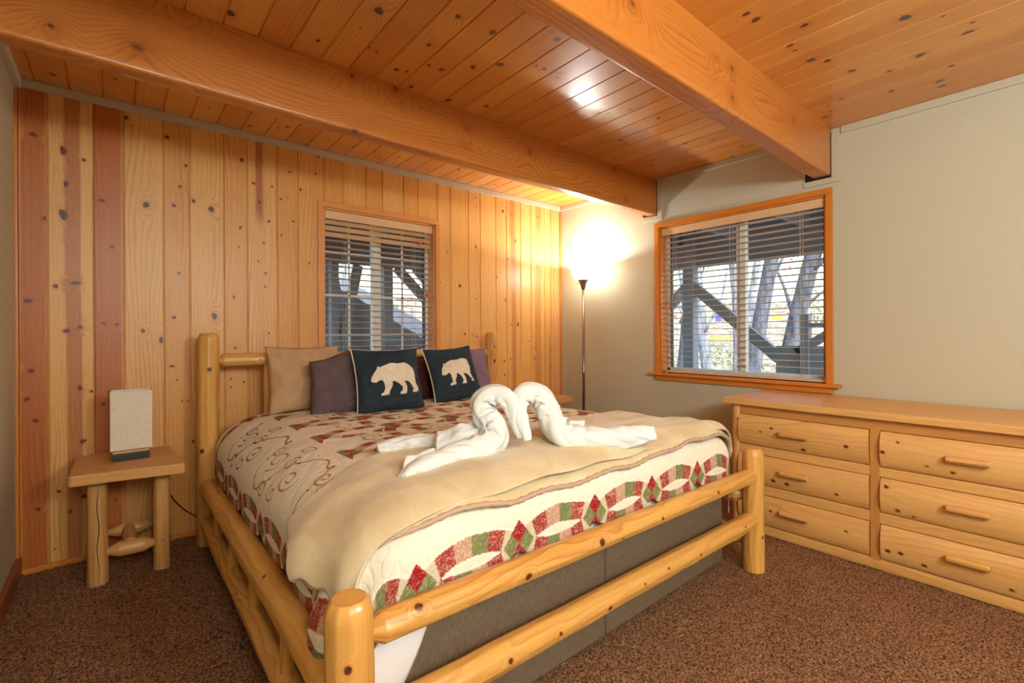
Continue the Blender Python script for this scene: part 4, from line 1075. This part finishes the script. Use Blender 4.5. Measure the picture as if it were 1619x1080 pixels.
cp = spline([(.09, 3.128, .565), (.11, 3.20, .562), (.16, 3.325, .50), (.21, 3.335, .32), (.235, 3.338, .25), (.277, 3.338, .183), (.32, 3.338, .135), (.372, 3.338, .092), (.45, 3.338, .06), (.52, 3.33, .03)], 8)
tube('power_cord', [tuple(p) for p in cp], .0032, M['blackcord'], t, 8)

# floor lamp
FX, FY = 3.288, 2.905
t = thing('floor_lamp', (FX, FY, 0), 'lit torchiere floor lamp in the corner by the wide window', 'lamp')
lathe('base', [(.125, 0), (.13, .008), (.125, .018), (.05, .026), (.02, .04), (.014, .06)], (FX, FY, .006), M['nickel'], t, 48)
lathe('pole', [(.0135, .05), (.0135, .80), (.0155, .805), (.0155, .825), (.0135, .83), (.0135, 1.58)], (FX, FY, 0), M['nickel'], t, 28)
lathe('shade_holder', [(.0135, 1.575), (.018, 1.585), (.022, 1.60), (.030, 1.63), (.044, 1.652), (.052, 1.662), (.05, 1.665)], (FX, FY, 0), M['nickel'], t, 40)
tube('switch', [(FX-.02, FY+.01, 1.632), (FX-.055, FY+.035, 1.630)], .004, M['nickel'], t, 8)
prof = [(.045, 1.664), (.060, 1.667), (.082, 1.682), (.096, 1.705), (.104, 1.735), (.114, 1.762), (.130, 1.784), (.150, 1.798)]
lathe('lamp_shade', prof+[(.147, 1.800)]+[(r-.004, z+.001) for r, z in prof[::-1]], (FX, FY, 0), M['lampglass'], t, 56, close=False)
bm = bmesh.new(); bmesh.ops.create_uvsphere(bm, u_segments=20, v_segments=12, radius=.028, matrix=Matrix.Translation((FX, FY, 1.735)))
bulbm = plain('bulb', (1, 1, 1), emit=((1, .95, .86), 60)); bo = finish(bm, 'bulb', bulbm, t, smooth=True)

# dresser ---------------------------------------------------------------------------
dr = thing('dresser', (3.14, .65, 0), 'long natural cedar dresser with six bowed drawers under the wide window', 'dresser')
DXF = 2.872
extrude_poly('dresser_top', [(2.832, -.13), (3.44, -.13), (3.44, 1.372), (2.842, 1.388), (2.833, 1.0), (2.838, .5)], 2, .744, .780, M['cedar'], dr, .005, grain=1)
box('side_panel', (2.90, 1.325, .0), (3.42, 1.348, .742), M['cedar'], dr, .002, axis=2)
box('side_panel', (2.90, -.10, .0), (3.42, -.078, .742), M['cedar'], dr, .002, axis=2)
box('back_panel', (3.40, -.078, .02), (3.42, 1.325, .742), M['cedar'], dr, .002)
log('corner_post', (2.895, 1.322, .0), (2.895, 1.322, .743), .033, .031, dr, M['cedar'], 'cut', 'cut', 90, [(.88, 3.3, .006)], .012, n=28, away=(1, .2, 0), hewn=.2)
box('rail', (DXF, .0-.08, .688), (DXF+.03, 1.30, .743), M['cedar_dark'], dr, .003)
for z0, z1 in ((.459, .508), (.231, .284)): box('rail', (DXF-.001, -.08, z0), (DXF+.03, 1.30, z1), M['cedar'], dr, .006)
box('rail', (DXF-.004, -.08, .0), (DXF+.03, 1.31, .054), M['cedar'], dr, .014)
box('stile', (DXF-.003, .619, .03), (DXF+.03, .660, .70), M['cedar_dark'], dr, .004)
box('stile', (DXF+.001, 1.296, .03), (DXF+.03, 1.312, .70), M['cedar_dark'], dr, .003)
def drawer(y0, y1, z0, z1, hy, hz, sd):
    n, m = 22, 60; t = np.linspace(0, 1, n); yy = np.linspace(y0+.003, y1-.003, m)
    Z = z0+.003+(z1-z0-.006)*t; bul = .024*np.sin(PI*t)**.62
    prof = [(DXF+.012, Z[0])]+[(DXF-b, z) for b, z in zip(bul, Z)]+[(DXF+.012, Z[-1])]
    prof = np.array(prof); G = np.zeros((len(prof), m, 3)); G[..., 0] = prof[:, 0][:, None]; G[..., 2] = prof[:, 1][:, None]; G[..., 1] = yy[None, :]
    G[..., 0] += vn(G[..., 1]*3, G[..., 2]*5, sd)*.004
    d = np.concatenate([[0], np.cumsum(np.hypot(*np.diff(prof, axis=0).T))])
    K = np.zeros(G.shape[:2]); rg = random.Random(sd)
    for _ in range(4):
        ky, kd, kr = rg.uniform(y0, y1), rg.uniform(.03, .17), rg.uniform(.006, .010)
        q = np.hypot((yy[None, :]-ky)/1.3, d[:, None]-kd)/kr; K = np.maximum(K, np.interp(q, [0, .6, 1, 1.2, 2, 3], [1, .8, .62, .5, .3, 0]))
    uv = np.stack([np.repeat(d[:, None], m, 1)+sd*1.3, G[..., 1]+sd*2.1], -1)
    V = G.reshape(-1, 3); F = [tuple(f) for f in gridF(len(prof), m)]
    F.append(tuple(i*m for i in range(len(prof)))); F.append(tuple(i*m+m-1 for i in range(len(prof)))[::-1])
    o = mesh_np('drawer', V, F, M['cedar'], dr, uv=uv.reshape(-1, 2), knot=K.ravel(), smooth=False)
    xh = DXF-.024-.022
    h = log('handle', (xh, hy-.069, hz), (xh, hy+.069, hz), .0155, .0165, o, M['slab'] if sd != 105 else M['log'], 'cut', 'cut', sd, (), .01, nf=7, n=26, hewn=.5, away=(1, 0, 0))
    return o
k = 100
for (ya, yb, hy) in ((.660, 1.304, .992), (-.05, .619, .304)):
    for (za, zb2, hz) in ((.508, .688, .606), (.284, .459, .388), (.054, .231, .165)):
        drawer(ya, yb, za, zb2, hy, hz, k); k += 1

# outdoors -----------------------------------------------------------------------------
def hill():
    xs = np.linspace(-8, 40, 150); ys = np.linspace(-12, 44, 170); X, Y = np.meshgrid(xs, ys, indexing='ij')
    up = np.clip((Y-4.6), 0, 30)*.42*np.clip(1-(X-3.4)*.22, 0, 1)
    Zg = -.35+up+vn(X*.8, Y*.8, 77)*.25*np.clip((np.hypot(X-1.5, Y-1)-3.5), 0, 1)-np.clip(X-5, 0, 30)*.02
    rim = sst(14, 34, np.hypot(X, Y))*5.5*(.7+.6*vn(X*.12, Y*.12, 70)+.15*vn(X*.7, Y*.7, 72)); Zg = Zg+rim*sst(-6, 6, Y)
    Zg = np.where((X < 3.7) & (Y < 3.6), -.35, Zg)
    o = grid('ground', np.stack([X, Y, Zg], -1), M['ground']); tag(o, kind='structure'); o['label'] = 'dry pale hillside outside the windows'; return o
hill()
TM = M['timber']
dk_ = thing('deck', (4.6, 2.0, 2.3), 'dark timber deck overhead outside the wide window', 'deck')
box('decking', (3.62, -.8, 2.42), (5.5, 4.6, 2.46), TM, dk_, 0, axis=1)
box('rim_beam', (5.33, -.8, 1.955), (5.41, 4.6, 2.42), TM, dk_, .004)
for y in (-.4, .3, 1.0, 1.7, 2.4, 3.1, 3.8): box('joist', (3.62, y, 2.22), (5.33, y+.045, 2.42), TM, dk_, .002)
box('deck_post', (5.24, 2.915, -.5), (5.37, 3.045, 2.41), TM, dk_, .004, axis=2)
obox('brace', (5.30, 2.98, 1.76), (5.30, 1.98, .90), .06, .12, TM, dk_)
obox('brace', (5.30, 2.98, 1.76), (5.30, 3.50, 1.28), .06, .12, TM, dk_)
d2 = thing('deck', (2.0, 4.3, 2.3), 'dark timber deck framing outside the window over the headboard', 'deck')
box('decking', (-.4, 3.52, 2.42), (3.5, 5.2, 2.46), TM, d2, 0, axis=0)
box('rim_beam', (-.4, 4.96, 1.93), (3.5, 5.04, 2.42), TM, d2, .004)
for x in (0, .7, 1.4, 2.1, 2.8): box('joist', (x, 3.52, 2.22), (x+.045, 4.96, 2.42), TM, d2, .002)
box('deck_post', (2.28, 4.93, -.5), (2.385, 5.03, 1.95), TM, d2, .004, axis=2)
box('deck_post', (1.70, 4.93, -.5), (1.775, 5.03, 1.95), TM, d2, .004, axis=2)
obox('brace', (2.00, 4.98, 1.92), (1.80, 4.98, .95), .05, .10, TM, d2)
obox('brace', (2.46, 5.0, 1.94), (2.86, 5.0, 1.56), .05, .11, TM, d2)
obox('brace', (2.70, 5.0, 1.95), (3.1, 5.0, 1.55), .05, .10, TM, d2)
tag(extrude_poly('shaded_slope_panel', [(1.2, -.4), (3.6, -.4), (3.6, .70), (2.85, 1.12), (2.0, 1.60), (1.86, 1.66), (1.80, 1.94), (1.2, 1.94)], 1, 5.10, 5.2, TM, None, .004), 'dark panel for shaded slope and board wall below the outdoor stairs, seen through the headboard window', 'wall')  # dark panel added in place of the shaded slope and board wall
st = thing('outdoor_stairs', (2.6, 6.0, 1.0), 'timber stairs descending the hillside outside the headboard window', 'stairs')
obox('stringer', (2.15, 6.2, 1.86), (4.5, 6.2, .75), .05, .20, TM, st); obox('stringer', (2.15, 7.0, 1.86), (4.5, 7.0, .75), .05, .20, TM, st)
for k in range(10):
    x = 2.25+k*.24; z = 1.87-k*.1134; box('tread', (x, 6.18, z), (x+.10, 7.02, z+.035), TM, st, .003, axis=1)
fn = thing('deck_railing', (5.0, 1.5, 0), 'blue-shadowed timber railing low in the right of the wide window', 'railing')
box('rail_panel', (4.98, .9, .2), (5.03, 1.90, 1.04), TM, fn, .004, axis=1)
box('rail_post', (4.96, 1.605, .1), (5.05, 1.68, 1.345), TM, fn, .004, axis=2)
box('top_rail', (4.97, .8, 1.22), (5.04, 1.605, 1.256), TM, fn, .004)
obox('brace', (5.0, 1.72, .98), (5.0, 1.2, 1.32), .04, .08, TM, fn)
def trunk(p0, p1, r0, r1, mat, label, lean=0, br=()):
    t = thing('tree', (p0[0], p0[1], p0[2]), label, 'tree', 'trees beyond the deck')
    P = spline([p0, ((p0[0]+p1[0])/2+.05, (p0[1]+p1[1])/2+.08*lean, (p0[2]+p1[2])/2), p1], 10)
    tube('trunk', [tuple(q) for q in P], list(np.linspace(r0, r1, len(P))), mat, t, 14)
    for b in br: tube('branch', [tuple(x) for x in spline(b, 6)], list(np.linspace(.035, .012, (len(b)-1)*6+1)), mat, t, 8)
    return t
trunk((7.0, 2.75, -.6), (7.0, 1.95, 3.2), .12, .09, M['bark'], 'grey leaning tree trunk nearest the right of the wide window', 1, [[(7.0, 2.5, 1.3), (7.1, 2.3, 1.55), (7.2, 2.1, 1.75)], [(7.0, 2.2, 2.0), (7.1, 1.9, 2.3), (7.2, 1.6, 2.5)]])
trunk((8.0, 3.55, -.6), (8.0, 2.85, 3.6), .13, .09, M['bark'], 'dark leaning tree trunk just right of the wide window centre', 1, [[(8, 3.2, 1.8), (8.1, 3.0, 2.3), (8.2, 2.9, 2.6)]])
trunk((9.0, 5.0, -.6), (9.0, 5.4, 3.4), .11, .07, M['barkpale'], 'pale tree trunk seen left of the deck post', -1, [[(9, 5.2, 1.5), (9.1, 5.5, 2.0), (9.2, 5.7, 2.4)]])
trunk((9.2, 4.65, -.6), (9.0, 5.0, 3.4), .13, .08, M['barkpale'], 'pale forked tree trunk seen just right of the deck post', 1, [[(9.1, 4.8, 1.2), (9.2, 4.5, 1.9), (9.2, 4.35, 2.8)]])
trunk((9.6, 4.35, -.6), (9.4, 4.45, 3.6), .14, .10, M['barkpale'], 'broad pale tree trunk left of the window mullion', -1)
trunk((8.6, 3.9, -.6), (8.9, 3.55, 3.4), .08, .05, M['barkpale'], 'slim pale tree trunk right of the window mullion', 1)
trunk((11.0, 3.2, -.6), (11.2, 2.6, 4), .10, .06, M['barkpale'], 'distant slim pale tree at the right of the wide window', 1)
trunk((12.0, 7.8, -.6), (12.0, 8.0, 4), .16, .1, M['barkpale'], 'distant pale tree far left in the wide window', 1)
trunk((3.2, 9.0, 1.0), (3.35, 9.0, 4.2), .12, .08, M['barkpale'], 'pale tree on the slope seen through the headboard window', 1)
trunk((4.3, 9.6, 1.0), (4.5, 9.5, 4.2), .12, .08, M['barkpale'], 'second pale tree on the slope through the headboard window', -1)
trunk((7.6, 4.35, -.6), (7.5, 4.2, 3.2), .03, .018, M['bark'], 'very thin dark sapling left of the window mullion', 1)
trunk((9.8, 5.9, -.6), (9.6, 5.55, 3.4), .07, .045, M['bark'], 'thin dark tree between deck brace and post', -1, [[(9.7, 5.7, 1.4), (9.7, 5.3, 2.1), (9.8, 5.1, 2.9)]])
trunk((8.4, 3.3, -.6), (8.3, 2.3, 3.4), .035, .02, M['bark'], 'thin crooked sapling between the two dark leaning trunks', 1, [[(8.4, 2.9, 1.3), (8.4, 3.1, 2.0), (8.5, 3.4, 2.6)]])
def bush(c, r, label, seed):
    rg = random.Random(seed); V = []; F = []
    for k in range(900):
        th, ph = rg.uniform(0, 2*PI), math.acos(rg.uniform(-1, 1)); q = r*rg.uniform(.3, 1)**.5
        p = Vector((c[0]+q*math.sin(ph)*math.cos(th), c[1]+q*math.sin(ph)*math.sin(th)*1.6, c[2]+q*.75*math.cos(ph)))
        a = Vector((rg.gauss(0, 1), rg.gauss(0, 1), rg.gauss(0, 1))).normalized()*rg.uniform(.04, .09); b = a.orthogonal().normalized()*rg.uniform(.02, .05)
        i = len(V); V += [p-a, p+b, p+a, p-b]; F.append((i, i+1, i+2, i+3))
    o = mesh_np('shrub_foliage', np.array([tuple(v) for v in V]), F, M['leaf'], None, smooth=False); o.name = 'shrub'
    return tag(o, label, 'shrub', 'pale foliage outside')
bush((10.3, 6.2, 3.2), .9, 'pale leafy foliage high in the left half of the wide window', 1)
bush((13.8, 3.9, 3.6), 1.2, 'pale leafy foliage high in the right half of the wide window', 2)
bush((11, 5.6, .3), .8, 'low pale scrub left of the wide window centre', 3)
bush((12.5, 3.2, 1.9), .9, 'distant pale scrub behind the leaning trunks', 4)
yl = plain('yellow_panel', S(240, 190, 90), .6); blu = plain('blue_panel', S(110, 120, 210), .6)
tag(box('distant_sign', (12, 4.44, 1.47), (12.05, 4.66, 1.57), yl, None, .005), 'small yellow board far beyond the leaning trunks', 'board')
tag(box('distant_sign', (12, 5.88, 1.46), (12.05, 6.05, 1.68), blu, None, .005), 'small blue board far beyond the deck brace', 'board')
tag(box('distant_sign', (12, 5.66, .97), (12.05, 6.3, 1.06), yl, None, .005), 'long low yellow rail far outside left of the mullion', 'board')

# lights ----------------------------------------------------------------------------------
def light(name, ty, loc, energy, col, **k):
    l = bpy.data.lights.new(name, ty); l.energy = energy; l.color = col
    for a, b in k.items(): setattr(l, a, b)
    o = bpy.data.objects.new(name, l); COL.objects.link(o); o.location = loc; return o
light('torchiere_light', 'POINT', (FX, FY, 1.762), 70, (1, .99, .95), shadow_soft_size=.03)
light('room_light_standin', 'POINT', (1.25, -1.15, 1.82), 88, (.88, .97, 1.0), shadow_soft_size=.12)  # stand-in for unseen room lighting behind the camera, no fixture
light('rear_fill', 'POINT', (.15, -1.15, 1.95), 98, (.88, .97, 1.0), shadow_soft_size=.35)  # unseen soft fill added behind the camera to even out the room
s = light('sun', 'SUN', (0, 0, 5), 4.0, (1, .96, .88), angle=math.radians(.6))
s.rotation_euler = Vector((.62, .42, -.66)).to_track_quat('-Z', 'Y').to_euler()
w = bpy.data.worlds.new('sky'); scene.world = w; w.use_nodes = True
nt = w.node_tree; bg_ = nt.nodes['Background']; sk = nt.nodes.new('ShaderNodeTexSky'); sk.sky_type = 'NISHITA'; sk.sun_disc = False
sk.sun_elevation = math.radians(42); sk.sun_rotation = math.radians(200); sk.air_density = 1.2; sk.dust_density = 2
nt.links.new(sk.outputs[0], bg_.inputs[0]); bg_.inputs[1].default_value = .75

# camera -----------------------------------------------------------------------------------
cam = bpy.data.cameras.new('camera'); co_ = bpy.data.objects.new('camera', cam); COL.objects.link(co_)
cam.sensor_width = 36; cam.lens = 36*746/1619; cam.clip_start = .02; cam.clip_end = 300
cam.shift_y = -(540-527.4)/1619
co_.location = (0, 0, 1.174)
yaw = math.radians(39.93)
R3 = Matrix.Rotation(-yaw, 4, 'Z') @ Matrix.Rotation(PI/2, 4, 'X') @ Matrix.Rotation(math.radians(-.307), 4, 'Z')
co_.rotation_euler = R3.to_euler()
scene.camera = co_
vs = scene.view_settings; vs.view_transform = 'Standard'; vs.look = 'None'; vs.gamma = 1; vs.exposure = .16; vs.use_curve_mapping = False
cy = scene.cycles; cy.use_denoising = True
try: cy.denoiser = 'OPENIMAGEDENOISE'
except Exception: pass
cy.max_bounces = 8; cy.diffuse_bounces = 5; cy.glossy_bounces = 3; cy.transparent_max_bounces = 12; cy.sample_clamp_indirect = 6
cy.caustics_reflective = False; cy.caustics_refractive = False
